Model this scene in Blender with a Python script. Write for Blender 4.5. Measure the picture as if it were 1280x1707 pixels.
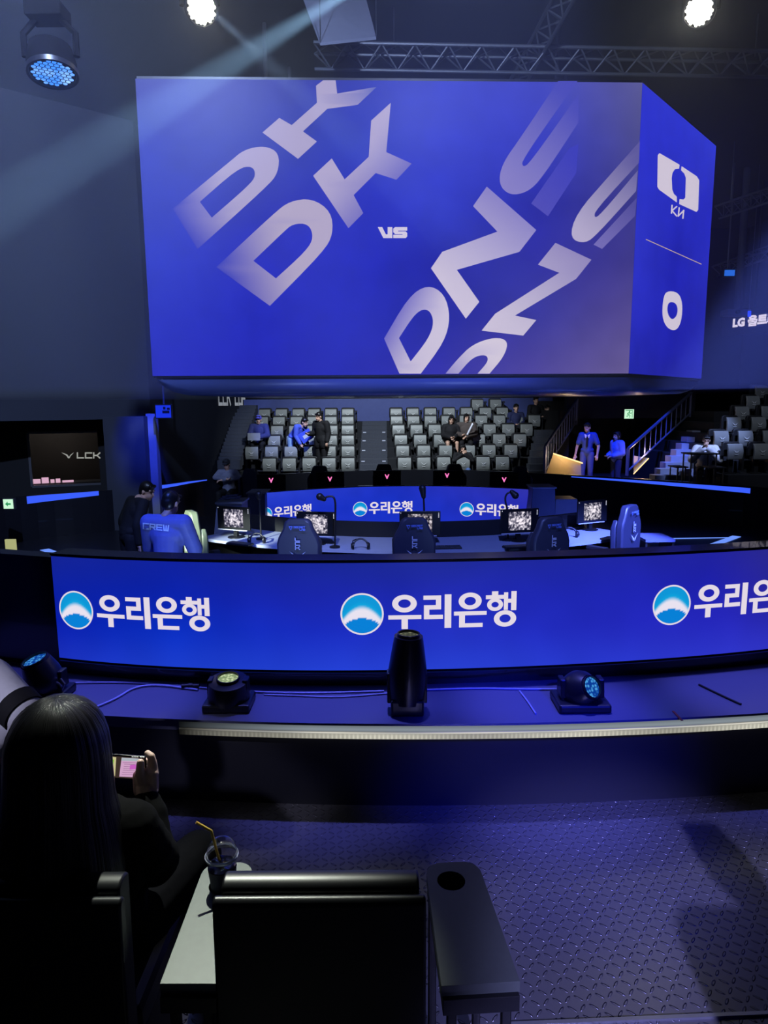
import bpy, math, random
from mathutils import Vector, Matrix, geometry
from mathutils.bvhtree import BVHTree
random.seed(7)
for o in list(bpy.data.objects): bpy.data.objects.remove(o)
scene = bpy.context.scene
COL = scene.collection

# ------------------------------------------------------------------ camera
CAM_Z, PITCH, ROLL, FPX = 2.1, 8.9, 0.40, 1138.0
cam_data = bpy.data.cameras.new('camera'); cam = bpy.data.objects.new('camera', cam_data); COL.objects.link(cam)
cam_data.sensor_fit = 'VERTICAL'; cam_data.sensor_height = 36.0; cam_data.sensor_width = 27.0
cam_data.lens = 36.0 * FPX / 1707.0
cam_data.clip_start = 0.05; cam_data.clip_end = 200
CAM_R = Matrix.Rotation(math.radians(90 - PITCH), 3, 'X') @ Matrix.Rotation(math.radians(-ROLL), 3, 'Z')
cam.matrix_world = Matrix.Translation((0, 0, CAM_Z)) @ CAM_R.to_4x4()
scene.camera = cam
CAM_P = Vector((0, 0, CAM_Z))
def ray(px, py): return CAM_R @ Vector(((px - 640.0) / FPX, (853.5 - py) / FPX, -1.0))
def at(px, py, Y):
    d = ray(px, py); return CAM_P + d * (Y / d.y)
def atz(px, py, z):
    d = ray(px, py); return CAM_P + d * ((z - CAM_Z) / d.z)
def onplane(px, py, p0, n):
    d = ray(px, py); return CAM_P + d * ((p0 - CAM_P).dot(n) / d.dot(n))
def proj(p):
    v = CAM_R.transposed() @ (Vector(p) - CAM_P); return (640 + FPX * v.x / -v.z, 853.5 - FPX * v.y / -v.z)

# ------------------------------------------------------------------ view and world
vs = scene.view_settings
scene.display_settings.display_device = 'sRGB'
vs.view_transform = 'Standard'; vs.look = 'None'; vs.gamma = 1.0; vs.use_curve_mapping = False
vs.exposure = 0.0
world = bpy.data.worlds.new('world'); scene.world = world; world.use_nodes = True
bg = world.node_tree.nodes['Background']; bg.inputs[0].default_value = (0.05, 0.10, 0.6, 1); bg.inputs[1].default_value = 0.006

def s2l(c): return tuple((x / 12.92 if x <= 0.04045 else ((x + 0.055) / 1.055) ** 2.4) for x in c)
def rgb(r, g, b): return s2l((r / 255.0, g / 255.0, b / 255.0))

def aim(o, loc, tgt):
    o.location = loc; o.rotation_euler = (Vector(tgt) - Vector(loc)).to_track_quat('-Z', 'Y').to_euler()
def spot(name, loc, tgt, energy, color, size, blend=0.3, radius=0.08):
    l = bpy.data.lights.new(name, 'SPOT'); l.energy = energy; l.color = color; l.spot_size = math.radians(size)
    l.spot_blend = blend; l.shadow_soft_size = radius
    o = bpy.data.objects.new(name, l); COL.objects.link(o); aim(o, loc, tgt); return o
def area(name, loc, tgt, energy, color, sx, sy):
    l = bpy.data.lights.new(name, 'AREA'); l.energy = energy; l.color = color; l.shape = 'RECTANGLE'; l.size = sx; l.size_y = sy
    o = bpy.data.objects.new(name, l); COL.objects.link(o); aim(o, loc, tgt); return o

# spots of the hall: washes and beams, with unseen fills added to brighten places
LAMP_R = at(1165, 18, 9.0); LAMP_L = at(336, 14, 8.0)
WHITE = (0.94, 1.0, 0.86); BLUE = (0.08, 0.16, 1.0); VIOLET = (0.27, 0.26, 1.0)
spot('audience_key', (-1.25, 4.7, 5.7), (-0.50, 1.60, 0.66), 2100, WHITE, 13, 0.85, 0.03)
spot('audience_wash_violet', (1.3, -8.5, 6.9), (1.12, 1.65, 0.0), 15000, (0.40, 0.39, 1.0), 10.5, 0.6, 0.05)
for lx in (-2.7, -1.5, -0.3, 0.9, 2.1, 3.2): spot('ledge_fill_blue', (lx * .8, 4.7, 7.6), (lx, 3.56 + .02 * lx * lx, 0.5), 3600, (0.17, 0.18, 1.0), 11, 0.9, 0.1)  # unseen blue fills added to brighten the ledge top
spot('barrier_wash_blue', (2.6, -3.2, 5.4), (0.85, 3.3, 0.12), 5200, (0.012, 0.025, 1.0), 13, 1.0, 0.1)
spot('stage_wash_blue_left', (-3.0, 3.4, 7.2), (-2.1, 7.4, 0.3), 2800, BLUE, 30, 0.5)
spot('desk_wash_blue', (0.8, 2.8, 7.4), (0.3, 8.9, 0.3), 4200, (0.16, 0.24, 1.0), 34, 0.6)
spot('stage_wash_blue_right', (4.6, 3.0, 7.2), (3.3, 9.1, 0.4), 52000, (0.13, 0.19, 1.0), 12, 0.7)
spot('console_fill', (4.0, 10.4, -0.45), (3.7, 12.6, 0.3), 90, (0.1, 0.17, 1.0), 70, 0.7)  # unseen fill added to brighten the far desk's console
spot('stage_wash_white', (-4.6, 3.4, 3.1), (-2.1, 9.3, 0.2), 12000, (0.88, 1.0, 0.86), 9, 0.6)
spot('stage_wash_white_far', (-0.6, 2.6, 7.4), (-0.5, 9.0, 0.3), 2600, (0.7, 0.8, 1.0), 12, 0.8)
spot('seat_wash', (-0.4, 14.9, 6.2), (0.0, 20.5, 0.9), 3300, (0.80, 0.90, 1.0), 74, 0.7)
spot('seat_wash_right', (7.0, 10.0, 7.4), (9.2, 16.5, 1.3), 700, (0.7, 0.78, 1.0), 36, 0.8)
spot('portal_wash_blue', (5.4, 14.2, 7.2), (6.6, 18.4, 0.9), 5200, (0.03, 0.09, 1.0), 26, 0.4)
spot('stair_fill', (8.2, 11.4, 7.2), (7.6, 16.8, 0.8), 4200, (0.34, 0.46, 1.0), 17, 0.6)  # unseen fill added to brighten the side stair
spot('column_wash_blue', (-3.4, 12.0, 5.6), (-5.15, 14.9, 1.2), 5500, (0.04, 0.08, 1.0), 17, 0.9)
spot('seat_wash_blue', (-1.6, 15.2, 7.4), (-2.9, 19.9, 1.0), 2200, BLUE, 15, 0.6)
spot('beam_left', at(640, -50, 7.4), at(-80, 395, 5.0), 14000, (0.42, 0.72, 1.0), 5.5, 0.35, 0.03)
spot('beam_right', LAMP_L + Vector((0.06, -0.2, -0.05)), at(690, 330, 7.2), 1500, (0.5, 0.72, 1.0), 9, 0.5, 0.03)
spot('wall_fill_left', (-2.2, 3.0, 7.6), (-7.4, 13.0, 5.0), 6000, (0.42, 0.56, 1.0), 95, 1.0)  # unseen fill added to lift the left wall and the haze
spot('roof_fill', (0.6, 4.4, 6.6), (1.2, 12.0, 7.9), 1300, (0.5, 0.62, 1.0), 80, 1.0)  # unseen fill added to lift the ceiling
spot('shirt_fill', (-4.2, -1.0, 5.2), (-1.55, 2.35, 1.1), 900, (0.72, 0.70, 1.0), 8, 0.6)  # unseen fill added to brighten the white shirt
spot('panel_fill_blue', (-3.6, 0.6, 4.2), (-2.35, 4.1, 1.08), 420, (0.02, 0.05, 1.0), 8, 0.9)  # unseen fill added for the blue patch on the end panel
spot('skirt_fill_blue', (1.6, 5.4, -0.3), (1.6, 8.7, 2.5), 110, (0.3, 0.45, 1.0), 75, 0.8)  # unseen fill added behind the banner to lighten the screen skirt
spot('skirt_fill_pale', (-1.4, 5.4, -0.3), (-1.4, 8.7, 2.5), 110, (0.34, 0.5, 1.0), 75, 0.8)  # second unseen fill added for the skirt

# ------------------------------------------------------------------ materials
MATS = {}
def mat(name, color, rough=0.6, metal=0.0, var=0.12, scale=8.0, emit=None, es=0.0, coat=0.0, bump=0.0, alpha=1.0, trans=0.0, ior=1.45, spec=0.5):
    if name in MATS: return MATS[name]
    m = bpy.data.materials.new(name); m.use_nodes = True; nt = m.node_tree; b = nt.nodes['Principled BSDF']
    b.inputs['Roughness'].default_value = rough; b.inputs['Metallic'].default_value = metal
    b.inputs['Coat Weight'].default_value = coat; b.inputs['IOR'].default_value = ior
    b.inputs['Transmission Weight'].default_value = trans; b.inputs['Specular IOR Level'].default_value = spec
    tc = nt.nodes.new('ShaderNodeTexCoord'); nz = nt.nodes.new('ShaderNodeTexNoise'); nz.inputs['Scale'].default_value = scale
    nz.inputs['Detail'].default_value = 4
    nt.links.new(tc.outputs['Object'], nz.inputs['Vector'])
    mx = nt.nodes.new('ShaderNodeMix'); mx.data_type = 'RGBA'
    c = Vector(color)
    mx.inputs['A'].default_value = (*(c * (1 - var)), 1); mx.inputs['B'].default_value = (*(c * (1 + var)), 1)
    nt.links.new(nz.outputs['Fac'], mx.inputs['Factor']); nt.links.new(mx.outputs['Result'], b.inputs['Base Color'])
    if emit: b.inputs['Emission Color'].default_value = (*emit, 1); b.inputs['Emission Strength'].default_value = es
    if bump:
        bp = nt.nodes.new('ShaderNodeBump'); bp.inputs['Strength'].default_value = bump; bp.inputs['Distance'].default_value = 0.01
        nt.links.new(nz.outputs['Fac'], bp.inputs['Height']); nt.links.new(bp.outputs['Normal'], b.inputs['Normal'])
    MATS[name] = m; return m
def glow(name, color, strength=1.0):
    if name in MATS: return MATS[name]
    m = bpy.data.materials.new(name); m.use_nodes = True; nt = m.node_tree; nt.nodes.clear()
    o = nt.nodes.new('ShaderNodeOutputMaterial'); e = nt.nodes.new('ShaderNodeEmission')
    e.inputs[0].default_value = (*color, 1); e.inputs[1].default_value = strength
    nt.links.new(e.outputs[0], o.inputs[0]); MATS[name] = m; return m
def picture_mat(name, strength=1.0, pitch=0.0):
    """a lit display: its picture is stored per vertex; a faint diode grid on top"""
    if name in MATS: return MATS[name]
    m = bpy.data.materials.new(name); m.use_nodes = True; nt = m.node_tree; nt.nodes.clear()
    o = nt.nodes.new('ShaderNodeOutputMaterial'); e = nt.nodes.new('ShaderNodeEmission')
    a = nt.nodes.new('ShaderNodeAttribute'); a.attribute_name = 'Col'
    src = a.outputs['Color']
    if pitch:
        tc = nt.nodes.new('ShaderNodeTexCoord'); nz = nt.nodes.new('ShaderNodeTexNoise'); nz.inputs['Scale'].default_value = pitch
        nz.inputs['Detail'].default_value = 1
        nt.links.new(tc.outputs['Object'], nz.inputs['Vector'])
        mr = nt.nodes.new('ShaderNodeMapRange'); mr.inputs['To Min'].default_value = 0.86; mr.inputs['To Max'].default_value = 1.14
        nt.links.new(nz.outputs['Fac'], mr.inputs['Value'])
        mm = nt.nodes.new('ShaderNodeVectorMath'); mm.operation = 'SCALE'
        nt.links.new(src, mm.inputs[0]); nt.links.new(mr.outputs[0], mm.inputs['Scale']); src = mm.outputs[0]
    nt.links.new(src, e.inputs[0]); e.inputs[1].default_value = strength
    g = nt.nodes.new('ShaderNodeBsdfGlossy'); g.inputs['Roughness'].default_value = 0.45; g.inputs['Color'].default_value = (0.015, 0.015, 0.018, 1)
    ad = nt.nodes.new('ShaderNodeAddShader'); nt.links.new(e.outputs[0], ad.inputs[0]); nt.links.new(g.outputs[0], ad.inputs[1])
    nt.links.new(ad.outputs[0], o.inputs[0]); MATS[name] = m; return m
def game_mat(name, seed, warm=0.0):
    """a monitor showing a busy game picture: procedural speckle, bright in the middle"""
    m = bpy.data.materials.new(name); m.use_nodes = True; nt = m.node_tree; nt.nodes.clear()
    o = nt.nodes.new('ShaderNodeOutputMaterial'); e = nt.nodes.new('ShaderNodeEmission')
    tc = nt.nodes.new('ShaderNodeTexCoord'); nz = nt.nodes.new('ShaderNodeTexNoise'); nz.noise_dimensions = '4D'; nz.inputs['W'].default_value = seed
    nz.inputs['Scale'].default_value = 34; nz.inputs['Detail'].default_value = 5
    nt.links.new(tc.outputs['Object'], nz.inputs['Vector'])
    gr = nt.nodes.new('ShaderNodeVectorMath'); gr.operation = 'LENGTH'
    mp = nt.nodes.new('ShaderNodeMapping'); mp.inputs['Scale'].default_value = (3.6, 1, 5.4); nt.links.new(tc.outputs['Object'], mp.inputs['Vector'])
    nt.links.new(mp.outputs[0], gr.inputs[0])
    r1 = nt.nodes.new('ShaderNodeMapRange'); r1.inputs['From Min'].default_value = 0.0; r1.inputs['From Max'].default_value = 1.15
    r1.inputs['To Min'].default_value = 0.19; r1.inputs['To Max'].default_value = -0.06; nt.links.new(gr.outputs['Value'], r1.inputs['Value'])
    ad = nt.nodes.new('ShaderNodeMath'); ad.operation = 'ADD'; nt.links.new(nz.outputs['Fac'], ad.inputs[0]); nt.links.new(r1.outputs[0], ad.inputs[1])
    cr = nt.nodes.new('ShaderNodeValToRGB'); el = cr.color_ramp.elements
    el[0].position = 0.44; el[0].color = (0.004, 0.005, 0.02, 1); el[1].position = 0.74; el[1].color = (1.0, 0.92, 1.0, 1)
    x = el.new(0.56); x.color = (0.16 + warm, 0.15 + warm * 0.7, 0.22, 1)
    nt.links.new(ad.outputs[0], cr.inputs[0]); nt.links.new(cr.outputs[0], e.inputs[0]); e.inputs[1].default_value = 1.0
    nt.links.new(e.outputs[0], o.inputs[0]); return m

# ------------------------------------------------------------------ mesh builder
def frame_from(axis):
    z = Vector(axis).normalized(); h = Vector((0, 0, 1)) if abs(z.z) < 0.95 else Vector((1, 0, 0))
    x = h.cross(z).normalized(); y = z.cross(x); return x, y, z
class MB:
    def __init__(s): s.v = []; s.f = []; s.c = []
    def add(s, vs_, fs_, M=None):
        n = len(s.v)
        s.v += [tuple(M @ Vector(v)) if M is not None else tuple(v) for v in vs_]
        s.f += [tuple(i + n for i in f) for f in fs_]; return s
    def box(s, c, d, M=None, rz=0.0):
        x, y, z = (k / 2 for k in d)
        R = Matrix.Translation(c) @ Matrix.Rotation(rz, 4, 'Z')
        if M is not None: R = M @ R
        return s.add([(-x, -y, -z), (x, -y, -z), (x, y, -z), (-x, y, -z), (-x, -y, z), (x, -y, z), (x, y, z), (-x, y, z)],
                     [(0, 3, 2, 1), (4, 5, 6, 7), (0, 1, 5, 4), (1, 2, 6, 5), (2, 3, 7, 6), (3, 0, 4, 7)], R)
    def loft(s, rings, caps=True, M=None):
        n = len(rings[0]); vs_ = [p for r in rings for p in r]; fs = []
        for i in range(len(rings) - 1):
            for j in range(n):
                a, b = i * n + j, i * n + (j + 1) % n; fs.append((a, b, b + n, a + n))
        if caps: fs.append(tuple(range(n))[::-1]); fs.append(tuple(range((len(rings) - 1) * n, len(rings) * n)))
        return s.add(vs_, fs, M)
    def ring(s, c, rx, ry, n, x=Vector((1, 0, 0)), y=Vector((0, 1, 0))):
        c = Vector(c); return [c + x * (rx * math.cos(2 * math.pi * k / n)) + y * (ry * math.sin(2 * math.pi * k / n)) for k in range(n)]
    def cyl(s, p0, p1, r0, r1=None, n=16, caps=True):
        r1 = r0 if r1 is None else r1; x, y, z = frame_from(Vector(p1) - Vector(p0))
        return s.loft([s.ring(p0, r0, r0, n, x, y), s.ring(p1, r1, r1, n, x, y)], caps)
    def lathe(s, prof, c=(0, 0, 0), axis=(0, 0, 1), n=24, caps=True):
        x, y, z = frame_from(axis); c = Vector(c)
        return s.loft([s.ring(c + z * h, max(r, 1e-4), max(r, 1e-4), n, x, y) for r, h in prof], caps)
    def tube(s, pts, r, n=8):
        pts = [Vector(p) for p in pts]; rings = []; px = None
        for i, p in enumerate(pts):
            t = (pts[min(i + 1, len(pts) - 1)] - pts[max(i - 1, 0)]).normalized()
            if px is None: x, y, z = frame_from(t)
            else: x = (px - t * px.dot(t)).normalized(); y = t.cross(x)
            px = x; rr = r[i] if isinstance(r, (list, tuple)) else r
            rings.append(s.ring(p, rr, rr, n, x, y))
        return s.loft(rings)
    def ball(s, c, r, n=12, m=8, R=None):
        rx, ry, rz = (r, r, r) if not isinstance(r, (tuple, list)) else r
        vs_ = [(0, 0, -rz)]; fs = []
        for i in range(1, m):
            a = -math.pi / 2 + math.pi * i / m
            for k in range(n):
                b = 2 * math.pi * k / n; vs_.append((rx * math.cos(a) * math.cos(b), ry * math.cos(a) * math.sin(b), rz * math.sin(a)))
        vs_.append((0, 0, rz)); t = len(vs_) - 1
        for k in range(n): fs.append((0, 1 + (k + 1) % n, 1 + k)); fs.append((t, t - n + k, t - n + (k + 1) % n))
        for i in range(m - 2):
            for k in range(n):
                a = 1 + i * n + k; b = 1 + i * n + (k + 1) % n; fs.append((a, b, b + n, a + n))
        M = Matrix.Translation(c); M = M @ R.to_4x4() if R is not None else M
        return s.add(vs_, fs, M)
    def capsule(s, p0, p1, r0, r1=None, n=10):
        r1 = r0 if r1 is None else r1
        s.cyl(p0, p1, r0, r1, n); s.ball(p0, r0, n, 6); return s.ball(p1, r1, n, 6)
    def prism(s, poly, d0, d1, M=None, holes=()):
        """2D outline (x,z) extruded along y from d0 to d1"""
        loops = [list(poly)] + [list(h) for h in holes]; flat = [p for l in loops for p in l]; n = len(flat)
        tris = geometry.tessellate_polygon([[Vector((p[0], p[1], 0)) for p in l] for l in loops])
        vs_ = [(p[0], d0, p[1]) for p in flat] + [(p[0], d1, p[1]) for p in flat]
        fs = [tuple(t) for t in tris] + [tuple(i + n for i in t)[::-1] for t in tris]; k = 0
        for l in loops:
            m = len(l)
            for i in range(m): a, b = k + i, k + (i + 1) % m; fs.append((a, b, b + n, a + n))
            k += m
        return s.add(vs_, fs, M)
    def mesh(s, name, smooth=None, fixn=True):
        me = bpy.data.meshes.new(name); me.from_pydata(s.v, [], s.f); me.update()
        if fixn:
            import bmesh
            b = bmesh.new(); b.from_mesh(me); bmesh.ops.recalc_face_normals(b, faces=b.faces); b.to_mesh(me); b.free()
        if smooth is not None:
            me.polygons.foreach_set('use_smooth', [True] * len(me.polygons)); me.set_sharp_from_angle(angle=math.radians(smooth))
        return me
    def build(s, name, m, parent=None, smooth=None, bevel=0.0, fixn=True, **kw):
        return obj(name, s.mesh(name, smooth, fixn), m, parent, bevel, **kw)
def obj(name, me, m, parent=None, bevel=0.0, local=False):
    o = bpy.data.objects.new(name, me); COL.objects.link(o)
    if m is not None: me.materials.clear(); me.materials.append(m)
    if parent is not None:
        o.parent = parent
        if not local:
            bpy.context.view_layer.update(); o.matrix_parent_inverse = parent.matrix_world.inverted()
    if bevel:
        b = o.modifiers.new('bevel', 'BEVEL'); b.width = bevel; b.segments = 2; b.limit_method = 'ANGLE'; b.angle_limit = math.radians(40)
    return o
def tag(o, label, cat, group=None, kind=None):
    o['label'] = label; o['category'] = cat
    if group: o['group'] = group
    if kind: o['kind'] = kind
    return o
def empty(name, loc, label, cat, group=None, rz=0.0):
    o = bpy.data.objects.new(name, None); COL.objects.link(o); o.location = loc; o.rotation_euler = (0, 0, rz); o.empty_display_size = 0.1
    tag(o, label, cat, group); bpy.context.view_layer.update(); return o
def struct(o): o['kind'] = 'structure'; return o
def copy_tree(o, parent=None):
    c = o.copy(); COL.objects.link(c)
    if parent is not None: c.parent = parent
    for ch in list(o.children): copy_tree(ch, c)
    return c
def setcol(o, cols):
    a = o.data.color_attributes.new('Col', 'FLOAT_COLOR', 'POINT')
    a.data.foreach_set('color', [x for c in cols for x in (c[0], c[1], c[2], 1.0)])

# flat graphics: outlines (with holes) laid on a surface by a mapping function
def graphic(name, shapes, mapf, m, parent, colf=None, sub=0, local=False):
    """shapes: list of (outline, holes) in some 2D unit; mapf(x,y)->3D; colf(x,y)->rgb for picture materials"""
    vs_, fs, cols = [], [], []
    for outl, holes in shapes:
        loops = [list(outl)] + [list(h) for h in holes]
        if sub:
            nl = []
            for l in loops:
                q = []
                for i, p in enumerate(l):
                    r = l[(i + 1) % len(l)]; k = max(1, int(math.hypot(r[0] - p[0], r[1] - p[1]) / sub))
                    q += [(p[0] + (r[0] - p[0]) * t / k, p[1] + (r[1] - p[1]) * t / k) for t in range(k)]
                nl.append(q)
            loops = nl
        flat = [p for l in loops for p in l]; n = len(vs_)
        tr = geometry.tessellate_polygon([[Vector((p[0], p[1], 0)) for p in l] for l in loops])
        vs_ += [tuple(mapf(*p)) for p in flat]; fs += [tuple(i + n for i in t) for t in tr]
        if colf: cols += [colf(*p) for p in flat]
    me = bpy.data.meshes.new(name); me.from_pydata(vs_, [], fs); me.update()
    o = obj(name, me, m, parent, local=local)
    if colf: setcol(o, cols)
    return o
def ell(cx, cy, rx, ry, n=40, a0=0.0): return [(cx + rx * math.cos(a0 + 2 * math.pi * k / n), cy + ry * math.sin(a0 + 2 * math.pi * k / n)) for k in range(n)]
def rect(x0, y0, x1, y1): return [(x0, y0), (x1, y0), (x1, y1), (x0, y1)]
def strokes(lines, w):
    """polylines thickened to quads; joints stay square"""
    out = []
    for l in lines:
        for i in range(len(l) - 1):
            a, b = Vector(l[i]), Vector(l[i + 1]); d = (b - a).normalized(); n = Vector((-d.y, d.x)) * (w / 2); e = d * (w / 2)
            out.append(([tuple(a - e + n), tuple(b + e + n), tuple(b + e - n), tuple(a - e - n)], []))
    return out
LET = {'L': [[(0, 1), (0, 0), (1, 0)]], 'C': [[(1, 1), (0, 1), (0, 0), (1, 0)]], 'K': [[(0, 1), (0, 0)], [(1, 1), (.55, .5), (0, .5)], [(.55, .5), (1, 0)]],
       'R': [[(0, 0), (0, 1), (1, 1), (1, .45), (0, .45)], [(.5, .45), (1, 0)]], 'E': [[(1, 1), (0, 1), (0, 0), (1, 0)], [(0, .5), (.9, .5)]],
       'W': [[(0, 1), (.12, 0), (.5, 0), (.55, .9)], [(.5, 0), (.9, 0), (1.05, 1)]], 'U': [[(0, 1), (0, 0), (1, 0), (1, 1)]],
       'P': [[(0, 0), (0, 1), (1, 1), (1, .45), (0, .45)]], 'S': [[(1, 1), (0, 1), (0, .5), (1, .5), (1, 0), (0, 0)]],
       'T': [[(0, 1), (1, 1)], [(.5, 1), (.5, 0)]], 'A': [[(0, 0), (0, 1), (1, 1), (1, 0)], [(0, .45), (1, .45)]],
       'B': [[(0, 0), (0, 1), (1, 1), (1, 0), (0, 0)], [(0, .5), (1, .5)]], '1': [[(.5, 0), (.5, 1)]]}
def word(t, x, y, w, h, gap, lw):
    out = []
    for ch in t:
        if ch != ' ': out += strokes([[(x + p[0] * w, y + p[1] * h) for p in l] for l in LET[ch]], lw)
        x += w + gap
    return out
def wings(cx, cy, w, h):
    """the two-winged emblem: pair of swept blades over a small tail"""
    f = lambda pts, s: [(cx + s * x * w, cy + y * h) for x, y in pts]
    a = [(.5, .5), (.04, -.12), (.04, -.5), (.16, -.34), (.24, -.02)]
    return [(f(a, 1), []), (f(a, -1), [])]
def font_mesh(txt, size, bold=0.0):
    cu = bpy.data.curves.new('t', 'FONT'); cu.body = txt; cu.size = size; cu.offset = bold; cu.resolution_u = 2
    o = bpy.data.objects.new('t', cu); COL.objects.link(o); dg = bpy.context.evaluated_depsgraph_get()
    me = bpy.data.meshes.new_from_object(o.evaluated_get(dg)); bpy.data.objects.remove(o); bpy.data.curves.remove(cu); return me
def font_obj(name, txt, size, mapf, m, parent, bold=0.0, local=False):
    me = font_mesh(txt, size, bold); xs = [v.co.x for v in me.vertices]; ys = [v.co.y for v in me.vertices]
    cx, cy = (min(xs) + max(xs)) / 2, (min(ys) + max(ys)) / 2
    for v in me.vertices: v.co = mapf(v.co.x - cx, v.co.y - cy)
    return obj(name, me, m, parent, local=local)
# the bank's name, traced once in its own units: (0,0) the middle of the round mark, 1 = its radius
def bank_shapes():
    u = lambda x, y: ((x - 227) / 128.0, (227 - y) / 128.0)
    R = lambda x0, y0, x1, y1: ([u(x0, y0), u(x1, y0), u(x1, y1), u(x0, y1)], [])
    E = lambda cx, cy, a, b, c, d: ([u(*p) for p in ell(cx, cy, a, b, 32)], [[u(*p) for p in ell(cx, cy, c, d, 32)]])
    t = [E(478, 166, 73, 54, 37, 26), R(382, 237, 578, 262), R(460, 260, 498, 322),
         R(590, 119, 695, 145), R(664, 145, 695, 180), R(593, 178, 695, 205), R(593, 205, 625, 240), R(593, 238, 706, 264), R(716, 114, 756, 320),
         E(868, 158, 69, 52, 34, 26), R(772, 221, 968, 245), R(803, 243, 838, 296), R(803, 294, 945, 319),
         R(998, 102, 1036, 126), R(962, 125, 1072, 149), E(1018, 184, 48, 39, 22, 17), R(1071, 110, 1096, 218), R(1096, 150, 1116, 174), R(1115, 104, 1147, 221),
         E(1080, 271, 68, 51, 34, 25)]
    ring_ = [(ell(0, 0, 1.0, 1.0, 48), [ell(0, 0, .92, .92, 48)])]
    return t, ring_
def bank_logo(parent, mapf, scale, white, disc_m, z_off):
    t, ring_ = bank_shapes()
    graphic('bank_name', t, lambda x, y: mapf(x * scale, y * scale, z_off), white, parent, sub=0.4)
    graphic('mark_ring', ring_, lambda x, y: mapf(x * scale, y * scale, z_off), white, parent)
    # disc: lower field, bright crescent, upper field fading down into the crescent (grid with per-vertex picture colours)
    n, k = 40, 26; vs_, fs, cols = [], [], []
    top, mid, low, wht = rgb(14, 150, 215), rgb(20, 190, 232), rgb(8, 128, 214), rgb(232, 226, 240)
    for j in range(k + 1):
        y = -.93 + 1.86 * j / k; hw = math.sqrt(max(0, .93 ** 2 - y * y))
        for i in range(n + 1):
            x = hw * (-1 + 2 * i / n); vs_.append(tuple(mapf(x * scale, y * scale, z_off * .9)))
            e0 = -.20 - .42 * x * x; e1 = .20 - .75 * x * x
            if y < e0: c = low
            elif y < e1: c = wht
            else:
                q = min(1, (y - e1) / .42); q = q ** .6; base = tuple(mid[a] * (1 - q) + top[a] * q for a in range(3))
                q2 = min(1, (y - e1) / .2); c = tuple(wht[a] * (1 - q2) + base[a] * q2 for a in range(3))
            cols.append(c)
    for j in range(k):
        for i in range(n): a = j * (n + 1) + i; fs.append((a, a + 1, a + n + 2, a + n + 1))
    me = bpy.data.meshes.new('round_mark'); me.from_pydata(vs_, [], fs); me.update(); o = obj('round_mark', me, disc_m, parent); setcol(o, cols)
import numpy as np
# ------------------------------------------------------------------ common materials
BLACK = mat('black_paint', rgb(22, 23, 27), 0.5)
MATTE = mat('matte_black', rgb(15, 16, 19), 0.85)
WALLM = mat('wall_paint', rgb(44, 48, 60), 0.85, var=0.08, scale=2.0)
GLOSSB = mat('gloss_black', rgb(16, 17, 22), 0.22, coat=0.3)
DKGREY = mat('dark_grey', rgb(52, 54, 60), 0.55)
STEEL = mat('brushed_steel', rgb(120, 122, 128), 0.35, 0.9)
RUBBER = mat('rubber', rgb(18, 18, 20), 0.7)
SCREEN_FRAME = mat('screen_frame', rgb(20, 22, 32), 0.4)
PIC = picture_mat('led_picture', 1.0, 0.0)
PICG = picture_mat('led_wall_picture', 1.0, 3.0)
TXT = glow('lit_white', rgb(226, 216, 228), 1.0)
STEPM = mat('step_carpet', rgb(62, 66, 78), 0.9, var=0.2, scale=30)
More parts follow.
